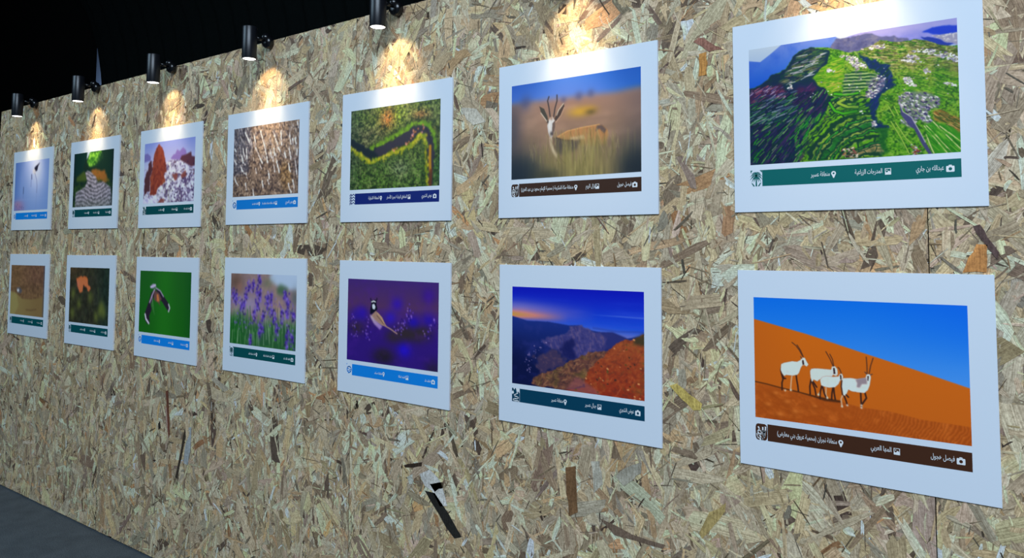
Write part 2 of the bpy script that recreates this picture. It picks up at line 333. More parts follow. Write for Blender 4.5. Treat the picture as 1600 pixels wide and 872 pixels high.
    def streaks(s, m, n_, ln, wd, ang, cols, a=.9, jit=.12, bend=0):
        # short strokes inside the mask m, following ang (a number or a function of x, y)
        ys, xs = np.where(m > .5)
        if not len(xs): return
        for k in s.r.integers(0, len(xs), n_):
            x, y = (xs[k]+.5)/s.W, (ys[k]+.5)/s.H; t = (ang(x, y) if callable(ang) else ang)+s.r.normal(0, jit); l = ln*s.r.uniform(.5, 1.5)
            x0, x1 = x-l*math.cos(t)/2/s.asp, x+l*math.cos(t)/2/s.asp; y0, y1 = y-l*math.sin(t)/2, y+l*math.sin(t)/2
            i0, i1 = max(0, int(min(x0, x1)*s.W)-3), min(s.W, int(max(x0, x1)*s.W)+4); j0, j1 = max(0, int(min(y0, y1)*s.H)-3), min(s.H, int(max(y0, y1)*s.H)+4)
            if i1 <= i0 or j1 <= j0: continue
            X = s.X[j0:j1, i0:i1]*s.asp; Y = s.Y[j0:j1, i0:i1]; dx, dy = (x1-x0)*s.asp, y1-y0
            tt = np.clip(((X-x0*s.asp)*dx+(Y-y0)*dy)/(dx*dx+dy*dy+1e-12), 0, 1)
            d = np.hypot(X-x0*s.asp-tt*dx, Y-y0-tt*dy); w_ = wd*s.r.uniform(.6, 1.4)
            kk = (np.clip((w_/2-d)*s.H/1.2+.5, 0, 1)*a*m[j0:j1, i0:i1])[..., None]; c = np.array(cols[s.r.integers(len(cols))], float)*s.r.uniform(.85, 1.1)
            s.C[j0:j1, i0:i1] = s.C[j0:j1, i0:i1]*(1-kk)+c*kk
    def mul(s, f): s.C = s.C*f[..., None]
    def done(s):
        C = np.clip(s.C, 0, 255); return C.reshape(s.H//2, 2, s.W//2, 2, 3).mean((1, 3))
SH = {
'T7':{'ridge':[(-0.006,0.096),(0.062,0.12),(0.119,0.063),(0.183,-0.008),(0.315,-0.024),(0.448,-0.01),(0.478,0.036),(0.443,0.093),(0.345,0.127),(0.227,0.261),(-0.007,0.369)],'farhill':[(0.427,0.047),(0.527,0.012),(0.672,-0.026),(0.855,-0.029),(1.011,-0.029),(1.008,0.198),(0.427,0.122)],'bluehill':[(0.85,0.067),(0.881,0.049),(0.942,0.043),(1.01,0.053),(1.009,0.111),(0.937,0.114),(0.88,0.083)],'greyhill':[(0.417,0.103),(0.453,0.021),(0.527,0.024),(0.601,0.015),(0.672,0.056),(0.727,0.077),(0.791,0.102),(0.791,0.141),(0.623,0.138),(0.556,0.17)],'blueslope':[(0.845,0.109),(0.88,0.112),(0.923,0.145),(0.983,0.188),(0.94,0.196),(0.888,0.171)],'pinkhill':[(0.889,0.105),(0.932,0.113),(0.984,0.104),(1.009,0.111),(1.008,0.202),(0.941,0.157)],'land':[(-0.007,0.347),(0.073,0.314),(0.129,0.248),(0.195,0.211),(0.239,0.118),(0.271,0.075),(0.335,0.059),(0.397,0.077),(0.478,0.118),(0.527,0.151),(0.565,0.148),(0.59,0.134),(0.671,0.09),(0.727,0.111),(0.791,0.126),(0.827,0.12),(0.871,0.139),(0.914,0.181),(1.008,0.209),(1.008,1.027),(-0.01,1.009)],'dark':[(-0.007,0.347),(0.073,0.314),(0.129,0.248),(0.195,0.211),(0.239,0.118),(0.271,0.075),(0.335,0.059),(0.417,0.111),(0.406,0.233),(0.344,0.303),(0.364,0.374),(0.444,0.5),(0.414,0.534),(0.382,0.644),(0.314,0.775),(0.287,0.889),(0.244,1.035),(-0.01,1.009)],'slopetop':[(0.206,0.222),(0.25,0.155),(0.271,0.092),(0.335,0.07),(0.397,0.114),(0.396,0.198),(0.344,0.286),(0.27,0.338),(0.194,0.34),(0.156,0.314)],'redland':[(-0.002,0.416),(0.01,0.354),(0.101,0.329),(0.183,0.354),(0.199,0.454),(0.128,0.455),(0.009,0.477)],'redland2':[(0.27,0.372),(0.354,0.372),(0.353,0.483),(0.342,0.504),(0.226,0.533),(0.226,0.457)],'limegreen':[(0.338,0.319),(0.396,0.231),(0.447,0.168),(0.497,0.189),(0.496,0.32),(0.475,0.447),(0.435,0.472),(0.374,0.377)],'terr':[(0.424,0.494),(0.554,0.486),(0.647,0.49),(0.645,0.78),(0.663,0.986),(0.49,0.996),(0.297,0.999),(0.287,0.889),(0.319,0.784),(0.408,0.648)],'terr2':[(0.496,0.32),(0.556,0.284),(0.555,0.292),(0.645,0.336),(0.635,0.414),(0.572,0.458),(0.485,0.481)],'trees':[(0.556,0.162),(0.613,0.225),(0.684,0.273),(0.709,0.335),(0.706,0.397),(0.729,0.418),(0.705,0.461),(0.648,0.539),(0.646,0.593),(0.645,0.721),(0.69,0.762),(0.69,0.787),(0.64,0.779),(0.623,0.691),(0.601,0.584),(0.627,0.486),(0.64,0.431),(0.669,0.342),(0.612,0.289),(0.584,0.226)],'trees2':[(0.645,0.772),(0.69,0.778),(0.673,0.988),(0.658,0.986)],'v1':[(0.437,0.141),(0.557,0.187),(0.556,0.292),(0.526,0.245),(0.487,0.178)],'v2':[(0.526,0.183),(0.555,0.203),(0.608,0.288),(0.555,0.292),(0.526,0.245)],'v3':[(0.58,0.136),(0.624,0.114),(0.685,0.122),(0.689,0.155)],'v4':[(0.808,0.201),(0.853,0.196),(0.918,0.221),(1.001,0.287),(1.0,0.332),(0.896,0.254),(0.83,0.222)],'v5':[(0.749,0.257),(0.79,0.228),(0.826,0.236),(0.852,0.297),(0.798,0.292)],'v6':[(0.65,0.354),(0.696,0.395),(0.668,0.469),(0.634,0.536),(0.591,0.518),(0.611,0.409)],'v7':[(0.761,0.394),(0.793,0.4),(0.832,0.487),(0.774,0.459)],'v8':[(0.741,0.551),(0.766,0.514),(0.853,0.531),(0.922,0.585),(0.912,0.657),(0.865,0.673),(0.883,0.758),(0.859,0.771),(0.831,0.725),(0.792,0.794),(0.749,0.737),(0.76,0.689),(0.784,0.693),(0.746,0.602)],'v9':[(0.933,0.477),(0.963,0.475),(0.996,0.512),(0.979,0.505)],'v10':[(0.851,0.359),(0.869,0.344),(0.882,0.381),(0.86,0.384)],'v11':[(0.398,0.265),(0.421,0.254),(0.446,0.284),(0.406,0.29)],'v12':[(0.205,0.359),(0.227,0.338),(0.235,0.382),(0.216,0.395)],'v13':[(0.564,0.621),(0.58,0.632),(0.577,0.649)],'v14':[(0.617,0.708),(0.64,0.711),(0.637,0.77),(0.615,0.75)],'v15':[(0.791,0.918),(0.839,0.933),(0.843,0.999),(0.8,1.002)],'v16':[(0.471,0.912),(0.55,0.906),(0.55,0.994),(0.481,0.978)],'road':[(0.744,0.585),(0.76,0.663),(0.796,0.711),(0.83,0.825),(0.853,0.91),(0.883,1.004),(0.866,1.002),(0.839,0.925),(0.807,0.804),(0.793,0.786),(0.75,0.687)],'fields':[(0.85,0.778),(0.888,0.759),(1.001,0.834),(1.008,1.027),(0.885,1.012),(0.858,0.853)],'brownf':[(0.888,0.686),(0.926,0.668),(1.002,0.769),(1.001,0.85),(0.943,0.784),(0.897,0.736)],'fl0':[(0.859,0.784),(0.905,0.876),(0.963,1.001)],'fl1':[(0.888,0.759),(0.937,0.856),(1.004,0.986)],'fl2':[(0.858,0.853),(0.876,0.946),(0.892,1.013)],'fl3':[(0.85,0.786),(0.877,0.848),(0.945,1.003)],'fl4':[(0.915,0.796),(0.96,0.86),(1.005,0.93)],'fl5':[(0.705,0.73),(0.748,0.863),(0.783,0.992)],'fl6':[(0.725,0.742),(0.768,0.865),(0.805,0.937)],'fl7':[(0.696,0.61),(0.72,0.69)],'fl8':[(0.721,0.615),(0.74,0.685)],'tl0':[(0.419,0.535),(0.444,0.605),(0.483,0.632),(0.547,0.623)],'tl1':[(0.408,0.648),(0.372,0.709),(0.319,0.776)],'tl2':[(0.453,0.713),(0.493,0.695),(0.552,0.688)],'tl3':[(0.438,0.686),(0.382,0.752),(0.335,0.828),(0.303,0.916)],'tl4':[(0.552,0.737),(0.472,0.757),(0.402,0.78)],'tl5':[(0.442,0.81),(0.391,0.852),(0.355,0.931),(0.339,0.979)],'tl6':[(0.541,0.784),(0.482,0.824),(0.432,0.858),(0.406,0.937)],'tl7':[(0.003,0.687),(0.054,0.634),(0.127,0.568)],'tl8':[(0.003,0.538),(0.061,0.504),(0.117,0.479)],'tl9':[(0.445,0.465),(0.495,0.483),(0.554,0.478)],'tl10':[(0.494,0.516),(0.459,0.542),(0.504,0.583),(0.553,0.591)]},
'B7':{'dune':[(-0.03,0.172),(0.002,0.184),(0.275,0.281),(0.522,0.388),(0.777,0.494),(0.996,0.59),(1.023,0.601),(1.015,1.055),(-0.037,1.056)],'lower':[(-0.008,0.701),(0.068,0.725),(0.136,0.737),(0.227,0.755),(0.333,0.781),(0.436,0.791),(0.529,0.818),(0.661,0.823),(0.798,0.856),(1.018,0.868),(1.015,1.055),(-0.037,1.056)],'ridgeline':[(-0.002,0.705),(0.062,0.716),(0.136,0.735),(0.227,0.753),(0.333,0.781),(0.436,0.791)],'shade':[(0.233,0.754),(0.333,0.773),(0.436,0.784),(0.433,0.801),(0.356,0.801),(0.31,0.782)],'b1':[(0.142,0.542),(0.157,0.529),(0.2,0.51),(0.224,0.512),(0.242,0.495),(0.249,0.476),(0.263,0.474),(0.272,0.501),(0.281,0.525),(0.272,0.541),(0.26,0.531),(0.251,0.535),(0.242,0.556),(0.232,0.6),(0.223,0.615),(0.199,0.626),(0.168,0.624),(0.156,0.635),(0.147,0.617),(0.139,0.59)],'b2':[(0.289,0.578),(0.295,0.558),(0.313,0.551),(0.359,0.549),(0.393,0.549),(0.397,0.525),(0.411,0.519),(0.422,0.54),(0.424,0.58),(0.416,0.595),(0.401,0.588),(0.393,0.608),(0.358,0.622),(0.335,0.635),(0.323,0.651),(0.306,0.64),(0.297,0.66),(0.291,0.624)],'b3':[(0.338,0.639),(0.35,0.615),(0.37,0.604),(0.404,0.604),(0.427,0.598),(0.433,0.579),(0.444,0.573),(0.449,0.595),(0.446,0.618),(0.435,0.624),(0.426,0.657),(0.409,0.683),(0.38,0.692),(0.357,0.687),(0.343,0.68)],'b4':[(0.44,0.628),(0.449,0.608),(0.483,0.601),(0.516,0.603),(0.554,0.588),(0.56,0.56),(0.576,0.558),(0.578,0.584),(0.572,0.642),(0.563,0.679),(0.547,0.704),(0.52,0.704),(0.487,0.701),(0.473,0.69),(0.464,0.723),(0.456,0.742),(0.447,0.735),(0.443,0.673)],'grey':[(0.507,0.608),(0.537,0.593),(0.559,0.587),(0.561,0.635),(0.537,0.639),(0.526,0.668),(0.512,0.666),(0.515,0.634)],'f1':[(0.25,0.495),(0.257,0.491),(0.261,0.528),(0.251,0.532)],'f2':[(0.402,0.534),(0.41,0.533),(0.413,0.578),(0.404,0.583)],'f3':[(0.434,0.584),(0.441,0.583),(0.442,0.618),(0.435,0.62)],'f4':[(0.562,0.573),(0.57,0.572),(0.567,0.608),(0.563,0.608)],'d0':[(0.145,0.551),(0.139,0.59),(0.144,0.627),(0.15,0.664),(0.144,0.693),(0.144,0.75)],'d1':[(0.147,0.631),(0.156,0.656),(0.163,0.655)],'d2':[(0.218,0.616),(0.221,0.662),(0.225,0.699),(0.228,0.746)],'d3':[(0.293,0.642),(0.286,0.698),(0.287,0.759)],'d4':[(0.297,0.66),(0.311,0.713),(0.316,0.763)],'d5':[(0.303,0.659),(0.32,0.698)],'d6':[(0.346,0.679),(0.337,0.736),(0.335,0.787)],'d7':[(0.349,0.684),(0.357,0.742),(0.365,0.772)],'d8':[(0.4,0.684),(0.394,0.735),(0.392,0.781)],'d9':[(0.403,0.684),(0.405,0.733),(0.409,0.778)],'d10':[(0.452,0.743),(0.461,0.782),(0.466,0.811)],'d11':[(0.53,0.703),(0.531,0.765),(0.532,0.818)],'d12':[(0.549,0.699),(0.556,0.742),(0.54,0.781),(0.534,0.795)],'d13':[(0.443,0.627),(0.44,0.673),(0.445,0.735)],'d14':[(0.461,0.733),(0.472,0.75)],'l0':[(0.196,0.629),(0.192,0.676),(0.188,0.748)],'l1':[(0.366,0.694),(0.365,0.749),(0.371,0.776)],'l2':[(0.448,0.726),(0.437,0.773),(0.441,0.826)],'l3':[(0.334,0.737),(0.329,0.76)],'h0':[(0.252,0.461),(0.237,0.416),(0.22,0.381),(0.2,0.357)],'h1':[(0.256,0.466),(0.243,0.416),(0.226,0.375)],'h2':[(0.402,0.52),(0.389,0.467),(0.369,0.41)],'h3':[(0.406,0.519),(0.4,0.466),(0.388,0.428)],'h4':[(0.441,0.569),(0.433,0.538),(0.426,0.526)],'h5':[(0.562,0.555),(0.562,0.493),(0.56,0.427)],'h6':[(0.571,0.554),(0.579,0.491),(0.591,0.432)],'h7':[(0.552,0.544),(0.56,0.558)],'h8':[(0.577,0.562),(0.585,0.555)],'h9':[(0.243,0.467),(0.248,0.481)],'feet':[(0.16,0.752),(0.19,0.744),(0.532,0.802),(0.532,0.82),(0.441,0.828),(0.466,0.814),(0.371,0.774),(0.328,0.756)]},
'T6':{'field':[(-0.022,0.209),(0.123,0.197),(0.297,0.195),(0.465,0.201),(0.625,0.203),(0.809,0.211),(1.023,0.199),(1.021,1.032),(-0.019,1.031)],'body':[(0.369,0.592),(0.407,0.565),(0.458,0.539),(0.508,0.534),(0.564,0.522),(0.625,0.519),(0.673,0.514),(0.703,0.51),(0.733,0.527),(0.762,0.566),(0.771,0.615),(0.75,0.706),(0.703,0.716),(0.613,0.705),(0.552,0.697),(0.49,0.682),(0.439,0.643),(0.382,0.602)],'belly':[(0.483,0.608),(0.589,0.598),(0.595,0.639),(0.483,0.644)],'rump':[(0.685,0.516),(0.721,0.517),(0.756,0.566),(0.739,0.603),(0.703,0.55),(0.673,0.578)],'chest':[(0.356,0.591),(0.465,0.638),(0.564,0.643),(0.54,0.728),(0.427,0.788),(0.369,0.749)],'neckr':[(0.338,0.588),(0.369,0.601),(0.382,0.676),(0.375,0.758),(0.343,0.672)],'head':[(0.307,0.434),(0.32,0.386),(0.343,0.377),(0.361,0.426),(0.362,0.484),(0.353,0.557),(0.336,0.592),(0.32,0.586),(0.307,0.534),(0.3,0.466)],'headr':[(0.341,0.448),(0.362,0.418),(0.362,0.492),(0.349,0.565),(0.338,0.576)],'earl':[(0.234,0.253),(0.274,0.287),(0.3,0.366),(0.307,0.401),(0.294,0.415),(0.251,0.333)],'earr':[(0.434,0.255),(0.438,0.298),(0.407,0.375),(0.369,0.431),(0.357,0.4),(0.388,0.323)],'neckw':[(0.327,0.595),(0.333,0.67),(0.35,0.73),(0.375,0.783)],'horn0':[(0.323,0.374),(0.313,0.277),(0.302,0.208),(0.313,0.167)],'horn1':[(0.352,0.379),(0.362,0.293),(0.378,0.222),(0.378,0.162)],'rim0':[(0.43,0.258),(0.391,0.319),(0.375,0.37)],'rim1':[(0.247,0.324),(0.297,0.42)],'rim2':[(0.437,0.294),(0.41,0.372),(0.369,0.439)],'back':[(0.382,0.594),(0.458,0.543),(0.564,0.523),(0.703,0.51)],'blaze':[(0.32,0.403),(0.318,0.486),(0.327,0.541)],'line':[(0.375,0.601),(0.439,0.636),(0.502,0.643)]},
'B6':{'mount':[(-0.024,0.297),(0.002,0.306),(0.126,0.344),(0.295,0.339),(0.457,0.36),(0.535,0.352),(0.601,0.388),(0.698,0.403),(0.782,0.397),(0.884,0.443),(1.013,0.398),(1.013,1.024),(-0.02,1.046)],'peak':[(0.236,0.529),(0.445,0.433),(0.468,0.387),(0.535,0.352),(0.601,0.391),(0.698,0.403),(0.74,0.47),(0.73,0.583),(0.601,0.628),(0.469,0.71),(0.354,0.617),(0.284,0.583)],'peak2':[(0.687,0.407),(0.782,0.394),(0.884,0.443),(0.751,0.566),(0.687,0.588),(0.74,0.47)],'mid':[(0.189,0.713),(0.343,0.619),(0.446,0.713),(0.343,0.808),(0.214,0.872)],'darkv':[(0.354,0.617),(0.423,0.522),(0.502,0.498),(0.502,0.684),(0.458,0.712)],'brown':[(0.154,0.986),(0.19,0.898),(0.355,0.806),(0.469,0.71),(0.601,0.611),(0.751,0.566),(0.687,0.7),(0.602,0.796),(0.58,0.913),(0.424,1.004)],'slope':[(1.013,0.378),(0.934,0.434),(0.833,0.48),(0.751,0.566),(0.687,0.679),(0.612,0.767),(0.58,0.856),(0.58,0.941),(0.424,1.004),(0.688,1.033),(1.013,1.024)],'pink':[(0.436,0.995),(0.514,0.853),(0.602,0.909),(0.688,0.977),(0.688,1.019)],'greent':[(1.013,0.378),(0.934,0.434),(0.924,0.489),(1.013,0.505)],'cloudline':[(0.644,0.369),(0.813,0.386),(1.013,0.372)]},
'T5':{'river':[(-0.027,0.358),(0.107,0.447),(0.239,0.554),(0.319,0.537),(0.534,0.46),(0.682,0.372),(0.783,0.304),(0.854,0.329),(0.899,0.446),(0.908,0.589),(0.908,1.03)],'riverm':[(-0.01,0.36),(0.107,0.413),(0.231,0.528),(0.286,0.508),(0.533,0.403),(0.695,0.309),(0.796,0.271),(0.868,0.307),(0.919,0.416),(0.943,0.576),(0.935,0.764),(0.929,1.0),(0.894,0.998),(0.878,0.76),(0.872,0.569),(0.849,0.416),(0.791,0.377),(0.712,0.448),(0.535,0.518),(0.367,0.592),(0.257,0.632),(0.142,0.544),(-0.009,0.435)],'riverd':[(-0.019,0.347),(0.107,0.413),(0.231,0.528),(0.302,0.51),(0.336,0.614),(0.257,0.64),(0.142,0.544),(-0.018,0.434)],'bank0':[(0.246,0.504),(0.426,0.415),(0.607,0.334),(0.709,0.266),(0.81,0.257),(0.882,0.298),(0.933,0.402),(0.957,0.562)],'bank1':[(0.008,0.462),(0.126,0.56),(0.225,0.654),(0.305,0.653),(0.46,0.584),(0.581,0.552),(0.727,0.482),(0.777,0.399),(0.834,0.398),(0.86,0.504),(0.876,0.759),(0.882,0.966)],'yell':[(0.9,0.54),(0.9,0.698),(0.905,0.825)],'redd':[(0.912,0.825),(0.905,1.007)],'pebb':[(0.52,0.533),(0.639,0.48),(0.712,0.408),(0.733,0.346),(0.812,0.332)]},
'B5':{'headb':[(0.271,0.245),(0.295,0.251),(0.342,0.239),(0.336,0.289),(0.351,0.351),(0.331,0.374),(0.298,0.405),(0.268,0.419),(0.267,0.373),(0.27,0.344),(0.279,0.301)],'cheek':[(0.289,0.3),(0.312,0.291),(0.327,0.325),(0.317,0.358),(0.293,0.349)],'bodyb':[(0.331,0.374),(0.358,0.393),(0.406,0.444),(0.44,0.517),(0.473,0.562),(0.44,0.545),(0.407,0.542),(0.347,0.506),(0.292,0.462),(0.278,0.436),(0.301,0.409)],'belly':[(0.264,0.423),(0.285,0.435),(0.327,0.487),(0.408,0.549),(0.382,0.594),(0.314,0.531),(0.272,0.457)],'tail':[(0.42,0.533),(0.5,0.573),(0.571,0.62)],'brow':[(0.282,0.269),(0.305,0.258),(0.325,0.265)],'wing0':[(0.345,0.429),(0.407,0.5),(0.434,0.539)],'wing1':[(0.352,0.4),(0.392,0.445),(0.427,0.512)],'blue':[(0.171,0.41),(0.568,0.276),(0.497,0.443),(0.747,0.48),(0.9,0.433),(0.651,0.798),(0.108,0.449),(0.896,0.156)],'spk':[(0.068,0.487),(0.079,0.602),(0.097,0.7),(0.229,0.519),(0.215,0.62),(0.256,0.664),(0.694,0.329),(0.674,0.441),(0.646,0.522),(0.603,0.559),(0.559,0.548),(0.955,0.442),(0.916,0.523),(0.882,0.604),(0.717,0.421),(0.631,0.477)],'olive':[(0.43,0.885),(0.691,0.612),(0.792,0.615),(0.619,0.605),(0.111,0.599),(0.847,0.578),(0.531,0.663)]},
'T4':{'s0':[(0.185,0.082),(0.231,0.168),(0.286,0.293)],'s1':[(0.327,0.139),(0.35,0.245)],'s2':[(0.429,0.088),(0.457,0.201),(0.493,0.299)],'s3':[(0.493,0.315),(0.52,0.411),(0.543,0.538)],'s4':[(0.356,0.316),(0.401,0.415),(0.463,0.547)],'s5':[(0.615,0.111),(0.667,0.241),(0.727,0.401)],'s6':[(0.731,0.125),(0.74,0.218),(0.75,0.311)],'s7':[(0.86,0.171),(0.882,0.325)],'s8':[(0.856,0.353),(0.873,0.446),(0.89,0.523)],'s9':[(0.792,0.407),(0.815,0.501)],'s10':[(0.662,0.441),(0.689,0.566),(0.721,0.699)],'s11':[(0.622,0.468),(0.64,0.593),(0.658,0.679)],'s12':[(0.558,0.663),(0.577,0.773)],'s13':[(0.855,0.58),(0.872,0.673),(0.888,0.697)],'s14':[(0.946,0.528),(0.963,0.635),(0.977,0.741)],'s15':[(0.027,0.719),(0.047,0.785),(0.084,0.828)],'s16':[(0.114,0.541),(0.142,0.615),(0.179,0.658)],'s17':[(0.138,0.406),(0.158,0.504),(0.194,0.539)],'s18':[(0.206,0.668),(0.23,0.741)],'s19':[(0.324,0.882),(0.34,0.994)],'s20':[(0.468,0.797),(0.482,0.892)],'s21':[(0.856,0.853),(0.881,0.945),(0.903,0.977)],'s22':[(0.919,0.812),(0.944,0.904),(0.941,0.979)],'s23':[(0.208,0.812),(0.219,0.9)],'s24':[(0.552,0.787),(0.57,0.843)],'s25':[(0.421,0.543),(0.453,0.624)],'s26':[(0.154,0.311),(0.174,0.41)],'s27':[(0.207,0.301),(0.22,0.494)],'s28':[(0.267,0.18),(0.299,0.31)],'s29':[(0.636,0.361),(0.648,0.455)],'s30':[(0.587,0.402),(0.605,0.481)],'s31':[(0.969,0.019),(0.986,0.111)],'s32':[(0.019,0.298),(0.038,0.34)],'s33':[(0.362,0.617),(0.375,0.673)],'s34':[(0.012,0.443),(0.041,0.518)],'s35':[(0.975,0.396),(0.973,0.485)],'s36':[(0.949,0.242),(0.958,0.319)],'s37':[(0.909,0.253),(0.918,0.314)],'left':[(-0.034,-0.034),(0.272,-0.011),(0.313,0.312),(0.246,0.464),(0.267,0.657),(-0.019,0.7)],'ochre':[(0.755,0.572),(0.883,0.583),(0.919,0.827),(0.81,0.957),(0.725,0.753)],'tan':[(0.306,-0.022),(0.842,0.002),(0.816,0.364),(0.471,0.516),(0.33,0.314)],'rdark':[(0.849,0.443),(1.007,0.459),(1.012,0.774),(0.918,0.737)]},
'B4':{'sky':[(0.604,0.004),(1.031,-0.014),(1.037,0.205),(0.903,0.197),(0.766,0.173),(0.66,0.115),(0.607,0.085)],'bush':[(0.715,0.192),(0.765,0.125),(0.869,0.167),(0.887,0.214),(0.804,0.282),(0.717,0.256)],'green':[(-0.022,0.639),(0.166,0.557),(0.411,0.685),(0.711,0.641),(1.017,0.645),(1.029,1.02),(-0.009,1.026)],'spk':[(0.294,0.183),(0.361,0.163),(0.451,0.076),(0.425,0.274),(0.471,0.304),(0.588,0.329),(0.585,0.41),(0.64,0.309),(0.838,0.28),(0.883,0.357),(0.879,0.499),(0.803,0.537),(0.964,0.54),(0.524,0.577),(0.646,0.502),(0.182,0.456),(0.219,0.453),(0.43,0.437),(0.38,0.572),(0.084,0.362),(0.503,0.757),(0.887,0.768),(0.875,0.927),(0.327,0.939),(0.242,0.302),(0.045,0.331),(0.469,0.826),(0.692,0.595),(0.724,0.768),(0.956,0.839)]},
'T3':{'rock':[(0.299,0.04),(0.362,0.096),(0.408,0.214),(0.445,0.379),(0.47,0.494),(0.411,0.522),(0.438,0.669),(0.34,0.728),(0.282,0.791),(0.255,0.871),(0.141,0.867),(0.145,0.719),(0.128,0.585),(0.166,0.489),(0.179,0.325),(0.203,0.179),(0.25,0.084)],'rockl':[(0.115,0.286),(0.156,0.29),(0.166,0.489),(0.128,0.585),(0.137,0.784),(0.014,0.845),(0.012,0.578),(0.06,0.481)],'mauve':[(0.539,0.291),(0.595,0.232),(0.624,0.234),(0.659,0.158),(0.708,0.195),(0.772,0.138),(0.83,0.191),(0.842,0.255),(0.733,0.339),(0.657,0.333),(0.551,0.348)],'mauvel':[(-0.007,0.175),(0.067,0.166),(0.132,0.222),(0.136,0.288),(-0.001,0.31)],'brownr':[(0.723,0.323),(0.749,0.27),(0.824,0.261),(0.929,0.224),(0.94,0.295),(1.027,0.318),(1.032,0.442),(0.924,0.464),(0.735,0.387)],'snow':[(-0.026,0.442),(0.463,0.348),(0.54,0.307),(0.733,0.339),(1.035,0.519),(1.056,1.04),(-0.019,1.044),(-0.007,0.844),(0.38,0.73),(0.43,0.507)],'snow2':[(-0.004,0.928),(0.245,0.871),(0.369,0.924),(0.292,1.003),(-0.01,1.011)],'r2':[(0.57,0.549),(0.685,0.541),(0.679,0.635),(0.633,0.664)],'r3':[(0.349,0.923),(0.44,0.943),(0.432,0.991),(0.291,0.995)],'r4':[(0.743,0.576),(0.834,0.504),(0.856,0.599),(0.765,0.64)]},
'B3':{'wl':[(0.305,0.287),(0.348,0.334),(0.281,0.438),(0.233,0.542),(0.258,0.623),(0.21,0.727),(0.226,0.842),(0.174,0.863),(0.118,0.785),(0.12,0.684),(0.161,0.58),(0.199,0.477),(0.235,0.358)],'wr':[(0.325,0.261),(0.419,0.314),(0.504,0.407),(0.599,0.515),(0.623,0.61),(0.594,0.637),(0.531,0.569),(0.468,0.492),(0.415,0.446),(0.359,0.35)],'bd':[(0.306,0.312),(0.39,0.348),(0.455,0.443),(0.406,0.48),(0.43,0.552),(0.376,0.498),(0.303,0.47),(0.289,0.405)],'bd2':[(0.35,0.367),(0.381,0.366),(0.406,0.48),(0.355,0.483)],'hd':[(0.209,0.25),(0.27,0.205),(0.322,0.211),(0.334,0.244),(0.274,0.28),(0.221,0.278)],'w0':[(0.125,0.709),(0.145,0.782),(0.205,0.847)],'w1':[(0.305,0.295),(0.258,0.39),(0.211,0.51)],'w2':[(0.325,0.269),(0.419,0.314),(0.484,0.4)],'w3':[(0.589,0.516),(0.611,0.571),(0.59,0.629)],'w4':[(0.221,0.267),(0.323,0.219)]},
'T2':{'gleft':[(-0.046,-0.017),(0.333,-0.003),(0.317,0.124),(0.242,0.289),(0.293,0.345),(0.006,0.444)],'gap':[(0.341,0.003),(0.421,0.001),(0.373,0.078),(0.329,0.133)],'bright':[(0.417,0.006),(0.704,0.003),(0.744,0.132),(0.592,0.252),(0.408,0.269),(0.343,0.178)],'dright':[(0.704,0.003),(1.022,-0.002),(1.054,0.602),(0.853,0.506),(0.756,0.349),(0.526,0.296)],'earth':[(0.435,0.339),(0.62,0.338),(0.803,0.386),(0.901,0.575),(0.768,0.566),(0.607,0.521),(0.461,0.392)],'earth2':[(0.08,0.449),(0.269,0.343),(0.32,0.398),(0.351,0.52),(0.084,0.519)],'terr':[(0.307,0.371),(0.364,0.342),(0.449,0.374),(0.581,0.469),(0.633,0.573),(0.768,0.566),(0.95,0.676),(1.01,1.005),(0.063,1.006),(0.072,0.727),(0.31,0.637),(0.364,0.538)]},
'B2':{'camel':[(0.166,0.197),(0.22,0.178),(0.43,0.158),(0.469,0.188),(0.48,0.29),(0.54,0.356),(0.519,0.409),(0.457,0.394),(0.428,0.335),(0.365,0.312),(0.336,0.434),(0.275,0.463),(0.225,0.352),(0.202,0.301),(0.174,0.249)],'gr':[(0.099,0.48),(0.261,0.656),(0.55,0.527),(0.094,0.834),(0.803,0.751),(0.834,0.681),(0.703,0.86),(0.887,0.779)]},
'T1':{'wing':[(0.743,0.048),(0.688,0.126),(0.668,0.208),(0.621,0.229),(0.572,0.157),(0.614,0.119),(0.673,0.091)],'bodyb':[(0.567,0.157),(0.626,0.23),(0.62,0.297),(0.574,0.276),(0.541,0.222)],'l0':[(0.598,0.261),(0.656,0.401),(0.675,0.522),(0.671,0.658)],'l1':[(0.505,0.288),(0.512,0.365)],'l2':[(0.5,0.364),(0.494,0.527)],'l3':[(0.273,0.53),(0.272,0.652)],'l4':[(0.272,0.652),(0.272,0.74)],'l5':[(0.671,0.658),(0.661,0.983)],'l6':[(0.544,0.189),(0.543,0.257)]},
'B1':{'sand':[(-0.031,0.543),(0.16,0.56),(0.356,0.674),(0.697,0.671),(1.001,0.609),(1.027,1.015),(-0.019,1.038)],'lightl':[(-0.031,0.552),(0.188,0.567),(0.261,0.822),(0.141,1.009),(-0.022,1.002)],'dk':[(0.179,0.46),(0.286,0.445),(0.358,0.513),(0.322,0.569),(0.214,0.557)],'wh':[(0.232,0.511)],'sh':[(0.491,0.887),(0.635,0.889),(0.788,0.858)]}}

